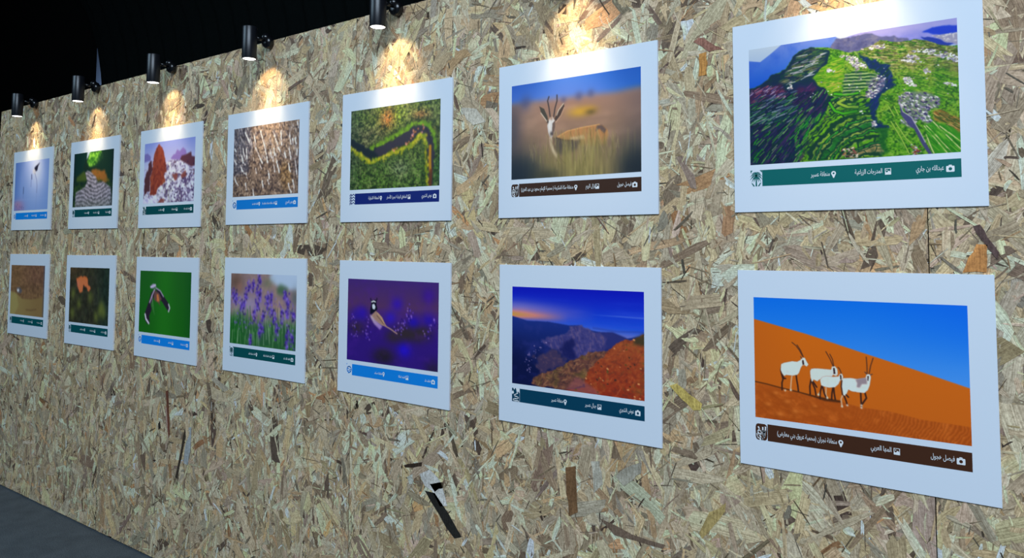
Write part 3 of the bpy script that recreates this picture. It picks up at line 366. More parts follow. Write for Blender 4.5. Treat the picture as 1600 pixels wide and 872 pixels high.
def art_T7():
    S = SH['T7']; a = Art(430, 272, (200, 214, 240)); a.C = a.grad((204,218,242), (164,188,236), 0, .25)
    n = a.n(60,50,4); n2 = a.n(14,12,5); n3 = a.n(130,96,6,2); n4 = a.n(34,26,8,3); K = lambda x, g, o: np.clip(x*g-o, 0, 1)
    a.poly(S['farhill'], (136,140,232)); a.put(a.mask(S['farhill'])*K(a.n(26,30,1),3,1.1), (92,104,222), .7)
    a.put(a.mask(S['farhill'])*np.clip((.14-a.Y)*9,0,1)*np.clip((a.X-.35)*4,0,1), (178,172,236), .8)
    m = a.mask(S['ridge'], .003); a.put(m, a.grad((112,140,230), (6,84,218), .0, .36)); a.put(m*K(a.n(20,10,2),3,1.4), (40,92,220), .5)
    a.put(a.mask(S['greyhill'], .005, .03), (92,96,150)); a.put(a.mask(S['greyhill'])*K(n4,3.4,1.6), (140,136,160), .7); a.put(a.mask(S['greyhill'])*K(1-n,3.4,1.5), (60,64,120), .6)
    a.line([(.385,.10),(.37,.15),(.345,.21)], .010, (176,184,226), .7, .012)
    a.put(a.mask(S['bluehill'], .004, .02), (16,58,214)); a.put(a.mask(S['pinkhill'], .004, .02), (164,158,190)); a.put(a.mask(S['pinkhill'])*K(n3,5,2.4), (222,214,226), .9); a.put(a.mask(S['blueslope'], .003, .02), (26,54,170))
    L = a.mask(S['land'], .002, .015); a.put(L, (84,156,22)); a.put(L*K(n2,3,1.3), (134,170,44), .9); a.put(L*K(1-n4,3.6,1.9), (30,104,24), .85); a.put(L*K(n3,5,2.7), (20,62,30), .75); a.put(L*K(1-n3,5,2.9), (150,190,80), .7)
    up = L*np.clip((.40-a.Y+.1*(a.X-.5))*6,0,1)*np.clip((a.X-.48)*6,0,1)
    a.put(up*K(n4,3.2,1.4), (158,148,84), .9); a.put(up*K(1-n,3.6,1.7), (76,96,36), .8); a.put(up*K(1-n3,5,2.8), (206,196,160), .7); a.put(L*np.clip((a.X-.84)*7,0,1)*np.clip((.55-a.Y)*5,0,1)*K(n2,3,1.2), (140,116,84), .7)
    a.streaks(up, 300, .05, .006, .22, [(196,180,130),(70,84,34),(140,180,50),(44,74,34),(120,110,90)], .8)
    rg_ = L*(a.X > .6)*(a.Y > .36)*(a.Y < .6); a.streaks(rg_, 150, .07, .007, .35, [(60,140,20),(140,180,50),(40,100,24),(110,160,40)], .7)
    # shaded slope on the left
    D = a.mask(S['dark'], .004, .03); a.put(D, (6,40,70)); a.put(D*K(n2,3,1.4), (20,26,92), .8); a.put(D*K(1-n4,3.5,1.8), (6,60,56), .8)
    st = a.mask(S['slopetop'], .01, .04); a.put(st, (24,62,66), .8); a.put(st*K(n4,4,2), (104,112,60), .8); a.put(st*K(1-n,4,2), (20,30,74), .8)
    a.streaks(st, 110, .06, .006, -.25, [(44,100,60),(120,116,100),(20,50,70),(96,130,60),(16,30,60)], .85); a.streaks(st, 26, .07, .006, -.2, [(196,200,214),(170,176,200)], .9)
    a.put(a.mask(S['redland'], .012, .06), (74,28,70), .85); a.put(a.mask(S['redland2'], .02, .06), (60,30,86), .85)
    a.streaks(a.mask(S['redland2'], 0, .06), 60, .05, .006, -.7, [(96,44,110),(30,24,80),(70,30,70)], .7)
    low = D*(a.Y > .42); fan = lambda x, y: -.95+.62*np.clip((.42-x)/.42,0,1)*np.clip((1.0-y)/.5,0,1)
    a.streaks(low, 560, .085, .008, fan, [(6,50,52),(40,32,92),(62,38,92),(6,40,66),(4,24,56),(8,64,44),(20,18,70),(5,34,60)], .9, .08)
    a.streaks(low, 120, .05, .0065, fan, [(70,140,60),(36,150,40),(104,150,90),(24,110,36),(120,140,110)], .95, .08)
    a.streaks(low*(a.X > .24)*(a.Y > .6), 55, .055, .007, fan, [(30,150,40),(90,160,50)], .9, .08)
    for k in range(4): a.line([(.06+.09*k+.02, 1.0),(.20+.075*k,.78),(.33+.05*k,.58)], .016, (74,40,96), .55, .012, .03)
    a.streaks(a.mask(S['redland']), 80, .05, .006, -.5, [(150,76,110),(170,150,190),(50,26,84),(34,36,120),(110,50,90)], .9)
    a.streaks(D*(a.Y < .66)*(a.Y > .40)*(a.X < .26), 110, .06, .006, -.38, [(170,180,196),(80,110,140),(30,130,50),(20,60,90)], .75, .1)
    a.put(a.mask(S['limegreen'], .006, .04), (104,170,20), .95); lm = a.mask(S['limegreen'], 0, .04); a.put(lm*K(1-n4,3.6,1.8), (50,124,18), .8); a.put(lm*K(n,4,2), (176,190,70), .7); a.streaks(lm, 130, .045, .0055, -.12, [(150,196,40),(44,120,20),(180,170,80),(80,150,20)], .8)
    # contour terraces curling round the knoll
    T = a.mask(S['terr'], .005, .03); a.put(T, (12,62,44))
    w_ = np.hypot((a.X-.63)*1.42, (a.Y-1.10)*1.02)+.075*(n2-.5)+.014*(n4-.5); b_ = (w_+.012*np.sin(w_*60))/.029; ib = np.floor(b_).astype(int); fr = b_-ib
    rb = np.random.default_rng(3); cols = np.array([(96,168,24),(130,176,44),(40,150,40),(150,176,70),(30,120,44),(110,180,20),(172,150,96),(60,160,30)], float)[rb.integers(0, 8, 90)]; cc = cols[np.clip(ib, 0, 89)]*(.78+.4*n4)[..., None]
    seg = (np.sin(np.arctan2(a.Y-1.1, a.X-.63)*19+ib*2.4+6*n2) > -.93)
    mk = T*np.clip((fr-.30)*7,0,1)*np.clip((1-fr)*9,0,1)*seg; a.put(mk*np.clip(.55+.9*K(n,3,1.0),0,1), cc, .95); a.put(T*np.clip(1-abs(fr-.95)*9,0,1)*K(n,4,1.6), (196,196,120), .7)
    a.put(T*np.clip((.40-a.X)*9,0,1)*K(1-n4,3,1.2), (16,40,70), .75)
    for k in (0,9,10): a.line(S['tl%d'%k], .030, (10,56,40), .85, 0, .01); a.line(S['tl%d'%k], .019, [(70,176,24),(150,185,60),(96,176,30)][k%3], 1, 0, .008)
    T2 = a.mask(S['terr2'], .004, .03); w2 = a.Y-.10*a.X-.10*(a.X-.5)**2*4+.012*n4; a.put(T2, (56,124,36)); a.put(T2*K(np.sin(w2*235),1.8,.3), (186,198,150), .85); a.put(T2*K(-np.sin(w2*235),1.8,.2), (10,62,50), .95); a.put(T2*K(1-n,4,2.2), (100,100,120), .7)
    a.put(a.mask(S['fields'], .004), (46,140,20), .95); a.put(a.mask(S['brownf'], .008, .04), (172,124,60), .9); a.streaks(a.mask(S['brownf']), 80, .05, .006, .6, [(206,160,96),(84,110,40),(140,92,40),(60,80,30)], .85)
    a.put(a.mask(S['trees'], .004, .05), (5,44,92)); a.streaks(a.mask(S['trees'], 0, .05), 90, .03, .008, -.8, [(6,70,60),(14,34,120),(6,60,40),(30,60,120)], .75); a.put(a.mask(S['trees2'], .01, .05), (8,84,36), .85)
    a.blob(.545,.62,.05,.05,(20,90,40),.5)
    for k in range(9): a.line(S['fl%d'%k], .012, (30,96,20), .6); a.line(S['fl%d'%k], .0075, (226,226,160) if k < 5 else (168,200,80), .95)
    a.streaks(a.mask(S['fields']), 70, .06, .006, .85, [(24,112,16),(110,180,50),(60,150,20)], .7)
    wh = [(236,236,246),(206,204,224),(250,250,252),(160,156,190),(110,104,140),(190,176,180)]; mixd = wh+[(60,54,110),(100,92,140),(44,40,80)]
    cnt = dict(v1=64,v2=44,v3=34,v4=90,v5=52,v6=95,v7=40,v8=230,v9=22,v10=15,v11=18,v12=14,v13=3,v14=16,v15=26,v16=70)
    for k, c in cnt.items():
        if k in ('v8','v6','v14'): a.put(a.mask(S[k], .006, .03), (126,122,160), .6)
        cs = [(230,220,200),(150,80,80),(200,180,70),(90,70,60),(24,30,50),(180,160,140),(30,60,40)] if k == 'v16' else ([(200,200,216),(140,50,60),(70,80,110),(160,130,90)] if k == 'v15' else (mixd if k in ('v8','v6') else wh))
        a.dots(S[k], c, .0085, cs, -.1 if k != 'v8' else .55, 1.9)
    a.dots([(.02,.40),(.98,.26),(.98,.56),(.6,.56)], 46, .006, wh, .2); a.poly(S['road'], (66,66,124), .95); a.line(S['road'][:5], .006, (206,200,220), .8)
    return a.done()
def art_B7():
    S = SH['B7']; a = Art(430, 272, (0,110,225)); a.C = a.grad((2,104,226), (66,140,232), 0, .62, 0)*1.0
    a.put(np.clip((a.X-.55)*1.6,0,1)*np.clip(1-a.Y*2.2,0,1), (0,92,228), .8)
    m = a.mask(S['dune'], .002); a.put(m, a.grad((192,98,14), (182,92,20), .2, .9)); a.put(m*np.clip((.25-a.X)*4,0,1), (176,88,20), .6)
    m = a.mask(S['lower'], .003); n = a.n(30,20,1); a.put(m, a.grad((166,80,20), (158,72,15), .6, 1)); a.put(m*np.clip(n*3-1.4,0,1), (196,104,36), .6)
    w_ = np.sin((a.X*a.asp*1.0+.45*a.Y)*230+n*10+np.sin(a.Y*40)*1.5); rr = np.clip((a.X-.42)*3,0,1); a.put(m*np.clip(w_*.8,0,1)*rr, (140,66,14), .55); a.put(m*np.clip(-w_*.8,0,1)*rr, (200,112,44), .35)
    w2 = np.sin((a.X*.5*a.asp-a.Y)*110+n*12); a.put(m*np.clip(w2-.1,0,1)*(1-rr), (146,66,12), .35)
    for x, y, r in ((.10,.80,.03),(.16,.86,.035),(.06,.9,.03),(.2,.93,.03),(.12,.97,.03),(.3,.87,.02)): a.blob(x, y, r, r*1.1, (140,64,12), .5); a.blob(x+.012, y-.02, r*.5, r*.5, (206,118,50), .6)
    a.line(S['ridgeline'], .012, (88,46,16), .9); a.poly(S['shade'], (70,36,14), .85, .004)
    for k in ('l0','l1','l2','l3'): a.line(S[k], .010, (200,164,134))
    for k in range(15): a.line(S['d%d'%k], .0125, (56,30,22))
    for k, c in (('b1',(218,217,216)),('b2',(212,211,212)),('b3',(220,219,219)),('b4',(218,218,219))):
        mk = a.mask(S[k]); a.line(S[k]+S[k][:1], .006, (120,96,86), .6); a.put(mk, c); a.put(mk*np.clip(a.n(40,30,9)*3-1.6,0,1), (190,186,190), .4)
    a.poly(S['grey'], (132,118,132), .9, .004)
    for k in ('d13','d14'): a.line(S[k], .009, (60,36,28))
    for k in ('f1','f2','f3','f4'): a.poly(S[k], (40,26,30))
    for k in range(8): a.line(S['h%d'%k], .0075, (78,44,30))
    for k in (7,8,9): a.line(S['h%d'%k], .008, (90,60,50))
    for p in S['feet']: a.blob(p[0], p[1], .005, .008, (236,226,216), .9)
    return a.done()
def art_T6():
    S = SH['T6']; a = Art(280, 176, (30,90,210)); a.C = a.grad((20,88,206), (84,124,226), 0, .28)
    a.put(np.exp(-((a.X-.45)/.28)**2), (104,136,232), .55); a.put(np.clip((a.X-.7)*3,0,1), (4,92,200), .7)  # paler sky at mid-width, partly the spotlight's brightening painted into the print
    f = a.mask(S['field'], .03); n = a.n(6,10,2); a.put(f, a.grad((150,116,106), (136,112,90), .2, .8)); a.put(f*np.clip(n*3-1.3,0,1), (176,140,122), .6)
    a.put(f*np.clip((.14-a.X)*8,0,1), (96,76,90), .6); a.put(f*np.clip((a.X-.8)*4,0,1), (112,88,96), .5)
    for x, y, r in ((.55,.20,.03),(.64,.19,.028),(.43,.22,.02),(.12,.2,.05)): a.blob(x, y, r, r*1.5, (70,76,130), .7)
    bx, by = S['body'][5]; a.blob(.56,.36,.085,.05,(200,158,40),.9); a.blob(.63,.35,.05,.035,(190,146,44),.8); a.blob(.64,.375,.04,.028,(90,76,40),.85)
    a.C = blur(a.C, 4, 4)
    dk = (28,40,56)
    a.blob(.02,.98,.2,.28,dk,.95); a.blob(.16,.95,.1,.18,dk,.7); a.blob(1.0,.95,.16,.3,dk,.9); a.blob(.02,.5,.05,.2,(70,70,84),.6)
    a.poly(S['neckr'], (116,92,78)); a.poly(S['body'], (182,130,82), 1, .004); a.put(a.mask(S['body'])*np.clip(a.n(26,14,5)*3-1.5,0,1), (146,96,58), .6); a.put(a.mask(S['body'])*np.clip((a.Y-.62)*9,0,1), (142,124,82), .9)
    a.line(S['back'], .012, (214,160,104), .8); a.poly(S['belly'], (206,178,140), .9, .006); a.poly(S['rump'], (92,76,78), .9, .008); a.poly(S['chest'], (78,70,68), .9, .01); a.line(S['line'], .014, (60,46,40), .8)
    a.line(S['neckw'], .034, (226,206,190)); a.poly(S['earl'], (66,60,52)); a.poly(S['earr'], (70,52,46)); a.line(S['rim0'], .008, (220,214,206)); a.line(S['rim1'], .008, (220,210,200)); a.line(S['rim2'], .007, (206,170,150))
    a.poly(S['head'], (212,212,222)); a.poly(S['headr'], (104,84,80)); a.line(S['blaze'], .012, (232,232,240))
    for k in ('horn0','horn1'): a.line(S[k], .014, (48,40,46))
    e = S['head']; hx, hy = S['blaze'][0]; a.blob(hx+.012, hy-.01, .014, .02, (150,112,90), .8)
    nx, ny = S['blaze'][2]; a.blob(nx+.006, ny+.01, .010, .022, (50,46,54), .95); ex, ey = S['head'][9]; a.blob(ex+.004, ey-.04, .007, .014, (30,24,24), .95)
    g = np.clip((a.Y-.60)*4+(a.n(70,3,8)-.5)*2.2,0,1)*np.exp(-((a.X-.55)/.30)**2)
    g2 = a.n(90,4,9); a.put(g, (140,130,76), .85); a.put(g*np.clip(g2*3-1.3,0,1), (176,164,104), .7); a.put(g*np.clip(1.3-g2*3,0,1), (74,74,50), .7)
    gm = (a.Y > .52)*np.exp(-((a.X-.5)/.34)**2)*np.exp(-((a.Y-.72)/.2)**2)
    a.streaks((gm > .35).astype(float), 190, .12, .006, 1.5, [(160,150,90),(120,112,60),(184,170,120),(90,86,50),(150,124,96)], .45, .2)
    bl = blur(a.C, 5, 2); kk = np.clip((a.Y-.56)*6,0,1)[..., None]; a.C = a.C*(1-kk)+bl*kk
    a.streaks((gm > .3).astype(float), 60, .10, .005, 1.5, [(186,172,120),(206,186,130),(110,100,60)], .4, .25)
    a.blob(.30,.62,.05,.09,(150,120,110),.35); a.blob(.02,.99,.17,.2,(24,38,56),.9); a.blob(.95,.98,.12,.2,(24,34,48),.85); a.blob(.3,.98,.12,.08,(44,50,44),.7)
    return a.done()
def art_B6():
    S = SH['B6']; a = Art(280, 182, (0,30,190)); a.C = a.grad((2,14,176), (20,78,214), 0, .40)
    n = a.n(3,18,1); a.put(np.clip(n*3-1.4,0,1)*np.clip((a.Y-.05)*5,0,1), (40,70,210), .5)
    h = a.Y-(.285+.02*a.X+.0*n); a.put(np.exp(-((h+.04)/.085)**2)*np.clip(1.15-a.X*1.7,0,1), (176,126,170), .75); a.put(np.exp(-(h/.04)**2)*np.clip(1.0-a.X*2.2,0,1), (255,140,66), 1); a.put(np.exp(-((h+.09)/.05)**2)*np.clip(.9-a.X*2,0,1), (90,120,206), .4)
    a.put(np.exp(-((a.Y-(.40+.05*a.X))/.06)**2)*np.clip((a.X-.1)*2,0,1), (98,108,190), .9); a.line(S['cloudline'], .012, (36,56,150), .6, .02); a.put(np.exp(-((a.Y-.235-.01*a.X)/.006)**2)*np.clip((a.X-.6)*4,0,1), (90,120,220), .6)
    m = a.mask(S['mount'], .004); n2 = a.n(14,12,2); n3 = a.n(50,40,3); a.put(m, a.grad((20,44,130), (6,16,66), .3, .8)); a.put(m*np.clip(n2*3-1.5,0,1), (44,50,130), .5)
    p = a.mask(S['peak'], .006, .05); a.put(p, (56,56,120), .95); a.put(p*np.clip(n3*4-2,0,1), (98,84,130), .6); a.put(p*np.clip(1.6-n3*4,0,1), (34,34,96), .6)
    a.streaks(p, 60, .07, .008, 1.25, [(100,84,126),(40,40,104)], .5); a.poly(S['peak2'], (40,44,110), .8, .01); a.put(a.mask(S['mid'], .01, .09), (58,48,84), .9); a.put(a.mask(S['mid'], .01, .09)*np.clip(n3*4-2,0,1), (84,64,88), .7); a.put(a.mask(S['darkv'], .012, .09), (14,20,80), .85)
    a.dots([(.2,.55),(.34,.5),(.2,.72),(.14,.9),(.1,.75)], 40, .007, [(120,110,170),(80,80,150),(160,140,190)])
    br = a.mask(S['brown'], .003, .035); a.put(br, (92,58,54)); a.put(br*np.clip(n3*4-2,0,1), (140,96,70), .7); a.put(br*np.clip(1.7-n3*4,0,1), (46,34,44), .8); a.put(br*np.clip(n2*4-2.2,0,1), (90,84,40), .5)
    sl = a.mask(S['slope'], .003, .035); a.put(sl, a.grad((138,66,38), (130,42,24), .5, 1)); a.put(sl*np.clip(n3*4-2.1,0,1), (166,88,46), .5); a.put(sl*np.clip(1.7-n3*4,0,1), (92,40,34), .8)
    a.put(sl*np.clip(n2*4-2.3,0,1), (120,84,36), .5); a.streaks(sl, 110, .05, .007, -.7, [(166,84,48),(104,42,32),(150,72,36),(84,52,38)], .45, .5); a.streaks(br, 110, .05, .008, -.5, [(150,110,80),(60,40,44),(110,70,50)], .6, .5)
    a.poly(S['pink'], (130,74,80), .7, .012); a.poly(S['greent'], (44,48,34), .85, .015)
    a.dots(S['slope'], 46, .011, [(90,70,36),(60,40,34),(210,140,90)], .3); a.put(np.clip((.16-a.X)*6,0,1)*np.clip((a.Y-.45)*3,0,1), (4,14,60), .7)
    return a.done()
def art_T5():
    S = SH['T5']; a = Art(200, 132, (84,104,44)); n = a.n(90,70,1,2); n2 = a.n(8,6,2); n3 = a.n(40,30,3,3)
    a.put(np.clip(n2*3-1.2,0,1), (112,114,76), .7); low = np.clip((a.Y-.5)*4,0,1); a.put(low, (60,94,34), .75); a.put(low*np.exp(-((a.X-.58)/.12)**2-((a.Y-.75)/.14)**2), (110,124,98), .8)
    a.put((1-low)*np.clip((.45-a.X)*4,0,1)*np.clip((a.Y-.1)*5,0,1), (98,92,80), .5); a.put(np.clip((.16-a.X)*6,0,1), (56,76,62), .6); a.put(np.clip((a.X-.9)*9,0,1)*low, (34,76,50), .8)
    a.blob(.44,.15,.09,.12,(176,104,52),.85); a.blob(.8,.16,.08,.07,(160,100,60),.7); a.blob(.57,.14,.08,.14,(116,146,46),.7); a.blob(.93,.35,.03,.04,(150,90,60),.5)
    a.mul(.18+1.55*n); a.put(np.clip(n3*5-3.0,0,1), (176,184,128), .45); a.put(np.clip(2.2-n3*5,0,1), (14,34,14), .75)
    a.line(S['bank0'], .16, (30,52,22), .5, .09); a.line(S['bank1'], .17, (30,60,24), .5, .09); a.line(S['bank0'], .05, (100,146,22), .8, .035, .12); a.line(S['bank1'], .062, (146,152,22), .85, .03, .13); a.line([(x,y-.045) for x,y in S['bank1']], .03, (20,34,24), .7, .03, .06); a.put(a.mask(S['riverm'], .006, .05), (44,42,60)); a.put(a.mask(S['riverd'], .015, .07), (10,26,38), .95); a.line(S['river'][7:], .012, (24,20,30), .6, .02)
    pass
    for p, q in zip(S['bank1'], S['bank1'][1:]):
        for t in np.linspace(0, 1, 6): a.blob(p[0]+(q[0]-p[0])*t+a.r.normal(0,.008), p[1]+(q[1]-p[1])*t+a.r.normal(0,.012), .012, .02, [(186,180,24),(130,160,26),(200,190,60)][a.r.integers(3)], .8)
    for p, q in zip(S['bank0'], S['bank0'][1:]):
        for t in np.linspace(0, 1, 6): a.blob(p[0]+(q[0]-p[0])*t+a.r.normal(0,.008), p[1]+(q[1]-p[1])*t+a.r.normal(0,.012), .012, .018, [(120,170,30),(90,140,24)][a.r.integers(2)], .7)
    a.line(S['yell'], .04, (190,134,20), .9, .02); a.line(S['redd'], .045, (96,52,26), .9, .02)
    for p in S['pebb']: 
        for k in range(5): a.blob(p[0]+a.r.normal(0,.02), p[1]+a.r.normal(0,.02), .008, .013, [(206,130,80),(220,150,160),(190,110,30)][k%3], .8)
    return a.done()
def art_B5():
    S = SH['B5']; a = Art(200, 136, (50,30,110)); a.C = a.grad((56,34,112), (72,44,92), 0, .3); a.put(np.clip((a.Y-.32)*3.4,0,1), (38,16,120), .9)
    for k, p in enumerate(S['blue']): a.blob(p[0], p[1], .07, .085, [(26,8,180),(40,14,180),(40,20,190),(20,6,190),(30,10,170),(22,8,220),(40,20,150),(44,14,140)][k], .75)
    for p in S['olive']: a.blob(p[0], p[1], .09, .08, (44,38,38), .75)
    a.blob(.42,.92,.12,.08,(26,22,38),.8); a.blob(.95,.97,.08,.1,(32,28,44),.7); a.put(np.clip((a.n(10,8,3)-.5)*2,0,1), (70,30,150), .5)
    for k, p in enumerate(S['spk']):
        for j in range(7): a.blob(p[0]+a.r.normal(0,.018), p[1]+a.r.normal(0,.035), .006, .01, [(130,96,210),(90,60,200),(18,4,110),(160,130,220)][j%4], .85)
    a.poly(S['bodyb'], (146,118,110)); a.poly(S['belly'], (176,158,186), .9, .008); a.put(a.mask(S['belly'])*np.clip((a.Y-.48)*8,0,1), (104,64,200), .6); a.line(S['wing0'], .012, (110,84,70)); a.line(S['wing1'], .010, (190,156,120), .9)
    a.line(S['tail'], .016, (150,120,120)); a.poly(S['headb'], (10,10,34)); a.poly(S['cheek'], (214,226,240)); a.line(S['brow'], .014, (222,230,240)); a.blob(S['headb'][0][0], S['headb'][0][1]-.01, .006, .012, (10,10,30)); a.blob(S['headb'][2][0], S['headb'][2][1]-.01, .006, .012, (10,10,30))
    return a.done()
def art_T4():
    S = SH['T4']; a = Art(150, 104, (126,106,96)); n = a.n(50,44,1,3); n2 = a.n(10,8,2)
    a.poly(S['left'], (88,88,108), .85, .03); a.poly(S['tan'], (164,142,126), .8, .06); a.poly(S['ochre'], (140,106,64), .7, .04); a.poly(S['rdark'], (96,84,90), .7, .03)
    a.mul(.45+1.0*n); a.put(np.clip(2.15-n*5,0,1), (46,38,50), .8); a.put(np.clip(n*6-3.6,0,1), (206,186,172), .5); a.dots([(0,.55),(1,.55),(1,1),(0,1)], 120, .012, [(56,48,50),(90,70,50)], 0, 1)
    ful = np.ones((a.H, a.W))*(a.Y < .5); a.streaks(ful, 150, .07, .010, 1.2, [(205,198,206),(170,165,180),(226,216,210)], .8, .15); a.streaks(ful, 130, .05, .012, 1.2, [(70,60,70),(90,74,64)], .6, .2)
    for k in range(38): a.line([(x+.014, y+.014) for x, y in S['s%d'%k]], .016, (60,50,60), .55, 0, .02); a.line(S['s%d'%k], .020, (234,228,236), .97, 0, .035)
    return a.done()
def art_B4():
    S = SH['B4']; a = Art(150, 106, (124,108,116)); n = a.n(20,16,1); a.put(np.clip(n*3-1.3,0,1), (150,128,122), .7); a.blob(.08,.12,.12,.16,(84,66,58),.8); a.blob(.14,.2,.05,.08,(130,96,90),.7)
    a.poly(S['sky'], (158,182,216), 1, .03); a.blob(.58,.12,.08,.08,(92,104,84),.6); a.poly(S['bush'], (60,94,70), .9, .03); a.blob(.98,.3,.05,.12,(80,92,100),.8)
    a.blob(.3,.42,.2,.12,(136,128,172),.8); a.blob(.72,.5,.1,.1,(150,124,116),.7)
    g = a.mask(S['green'], .06); a.put(g, (34,84,50)); a.put(g*np.clip(n*3-1.5,0,1), (60,130,60), .7); a.put(np.clip((.3-a.X)*5,0,1)*g, (10,90,20), .6)
    a.streaks((a.Y > .45).astype(float), 170, .22, .010, 1.52, [(110,150,110),(60,120,60),(140,160,150),(30,80,40)], .55, .08)
    for k, p in enumerate(S['spk']):
        a.blob(p[0], p[1], .026, .075, (96,78,170), .75)
        for j in range(14): a.blob(p[0]+a.r.normal(0,.014), p[1]+a.r.normal(0,.05), .011, .017, [(80,54,176),(52,32,140),(128,108,214),(30,24,84)][j%4], .85)
    for k in range(46):
        x, y = a.r.uniform(0,1), a.r.uniform(.32,.75)
        for j in range(4): a.blob(x+a.r.normal(0,.008), y+a.r.normal(0,.03), .008, .014, [(96,80,180),(70,50,150),(130,120,200)][j%3], .6)
    return a.done()
def art_T3():
    S = SH['T3']; a = Art(120, 84, (130,146,214)); a.C = a.grad((122,138,216), (176,180,226), 0, .4)
    n = a.n(34,30,1,3); a.poly(S['mauvel'], (112,106,178), 1, .01); a.poly(S['mauve'], (126,106,184), 1, .006); a.poly(S['brownr'], (84,48,66), 1, .006)
    sn = a.mask(S['snow'], .008); a.put(sn, (186,188,222)); n5 = a.n(17,15,3,3); a.put(sn*np.clip(n5*7-3.9,0,1), (70,54,96), .9); a.put(sn*np.clip(n*6-3.4,0,1), (86,70,120), .8); a.put(sn*np.clip(2.4-n*6,0,1), (238,240,252), .9)
    a.put(a.mask(S['rockl'], .006, .05), (70,36,46), .95); a.put(a.mask(S['rock'], .003, .04), (128,58,46)); rk = a.mask(S['rock']); a.put(rk*np.clip(n*5-2.4,0,1), (104,42,40), .8); a.put(rk*np.clip((a.X-.38)*9,0,1), (76,32,44), .5); a.streaks(rk, 30, .1, .012, 1.8, [(180,96,66),(96,40,40)], .6)
    for k in ('r2','r3','r4'): a.poly(S[k], (116,58,56), .9, .008)
    a.poly(S['snow2'], (206,206,240), .9, .01); a.streaks(a.mask(S['snow2']), 30, .06, .01, .5, [(130,126,190),(240,240,252)], .7); a.streaks(sn*(a.Y > .55)*(a.X > .28)*(a.X < .6), 50, .1, .01, 1.2, [(220,222,226),(100,110,100),(160,170,160)], .6, .5)
    a.dots([(.4,.72),(1,.55),(1,1),(.4,1)], 70, .022, [(60,46,92),(40,30,70),(90,70,110)], .6, 1.1)
    a.dots([(.6,.3),(1,.4),(1,.6),(.6,.55)], 22, .02, [(84,44,60),(50,36,70)], 0, 1.2)
    return a.done()
def art_B3():
    S = SH['B3']; a = Art(120, 84, (22,92,24)); a.C = a.grad((24,84,30), (18,90,18), 0, 1); a.put(np.exp(-((a.X-.5)/.2)**2), (30,112,26), .6); a.put(np.clip((a.X-.85)*6,0,1), (10,70,26), .6)
    a.poly(S['wl'], (34,26,44)); a.poly(S['wr'], (32,28,44)); a.poly(S['bd'], (96,66,66), .95, .006); a.poly(S['bd2'], (196,112,60), .9, .008)
    a.poly(S['hd'], (150,140,186)); 
    for k, (w_, c) in enumerate(((.035,(214,212,232)),(.028,(168,158,190)),(.022,(160,150,186)),(.026,(200,205,225)),(.014,(214,206,230)))): a.line(S['w%d'%k], w_, c, .9)
    for k in range(5): a.line([S['w1'][1], (S['wl'][3][0]+.04*k*.5, S['wl'][3][1]+.04*k)], .006, (200,196,210), .4)
    return a.done()
def art_T2():
    S = SH['T2']; a = Art(96, 66, (18,40,36)); n = a.n(30,26,1,3)
    a.poly(S['gleft'], (14,44,42), 1, .02); a.poly(S['gap'], (176,196,226), .95, .012); a.poly(S['bright'], (66,130,44), 1, .03); a.put(a.mask(S['bright'])*np.clip(n*5-2.3,0,1), (130,196,70), .85); a.put(a.mask(S['bright'])*np.clip(2.2-n*5,0,1), (26,74,30), .8); a.poly(S['dright'], (20,48,40), .85, .05)
    a.poly(S['earth2'], (62,82,34), .95, .02); a.put(a.mask(S['earth'], .02, .07), (136,88,42)); a.put(a.mask(S['earth'], .02, .07)*np.clip(n*4-2,0,1), (104,84,36), .8); m = a.mask(S['terr'], .006); a.put(m, (116,112,134))
    w_ = np.sin((a.Y*1.5+.10*np.sin(a.X*8)+n*.10)*58)*.7+np.sin((a.X*a.asp-a.Y*.28+n*.03)*165)*.75; a.put(m*np.clip(w_,0,1), (206,204,232), .9); a.put(m*np.clip(-w_,0,1), (44,50,56), .85)
    a.put(m*np.clip((a.Y-.82)*4,0,1), (60,80,60), .4); a.put((1-m)*np.clip((a.Y-.45)*4,0,1)*np.clip(n*3-.9,0,1), (60,92,34), .7); a.blob(.44,.62,.03,.03,(30,34,40),.9); a.put(np.clip((.06-a.X)*16,0,1), (16,26,40), .6); a.put(np.clip((a.X-.93)*14,0,1), (16,30,40), .6)
    return a.done()
def art_B2():
    S = SH['B2']; a = Art(96, 66, (40,42,34)); n = a.n(20,16,1,3); a.put(np.clip((a.X-.6)*3,0,1), (24,42,38), .8); a.put(np.clip((.3-a.Y)*4,0,1)*np.clip(.6-a.X,0,1)*2, (66,52,34), .7); a.mul(.6+.8*n)
    for p in S['gr']: a.blob(p[0], p[1], .06, .11, (88,100,46), .75)
    a.streaks(np.ones((a.H,a.W)), 90, .1, .014, 1.4, [(20,40,30),(50,60,36),(44,40,44),(70,84,44)], .5, .3); a.put(a.mask(S['camel'], .010, .05), (196,104,66), .95); a.put(a.mask(S['camel'],.01)*np.clip((.25-a.Y)*9,0,1), (186,96,44), .7); a.blob(S['camel'][12][0], S['camel'][12][1]-.06, .04, .06, (206,106,90), .6)
    return a.done()
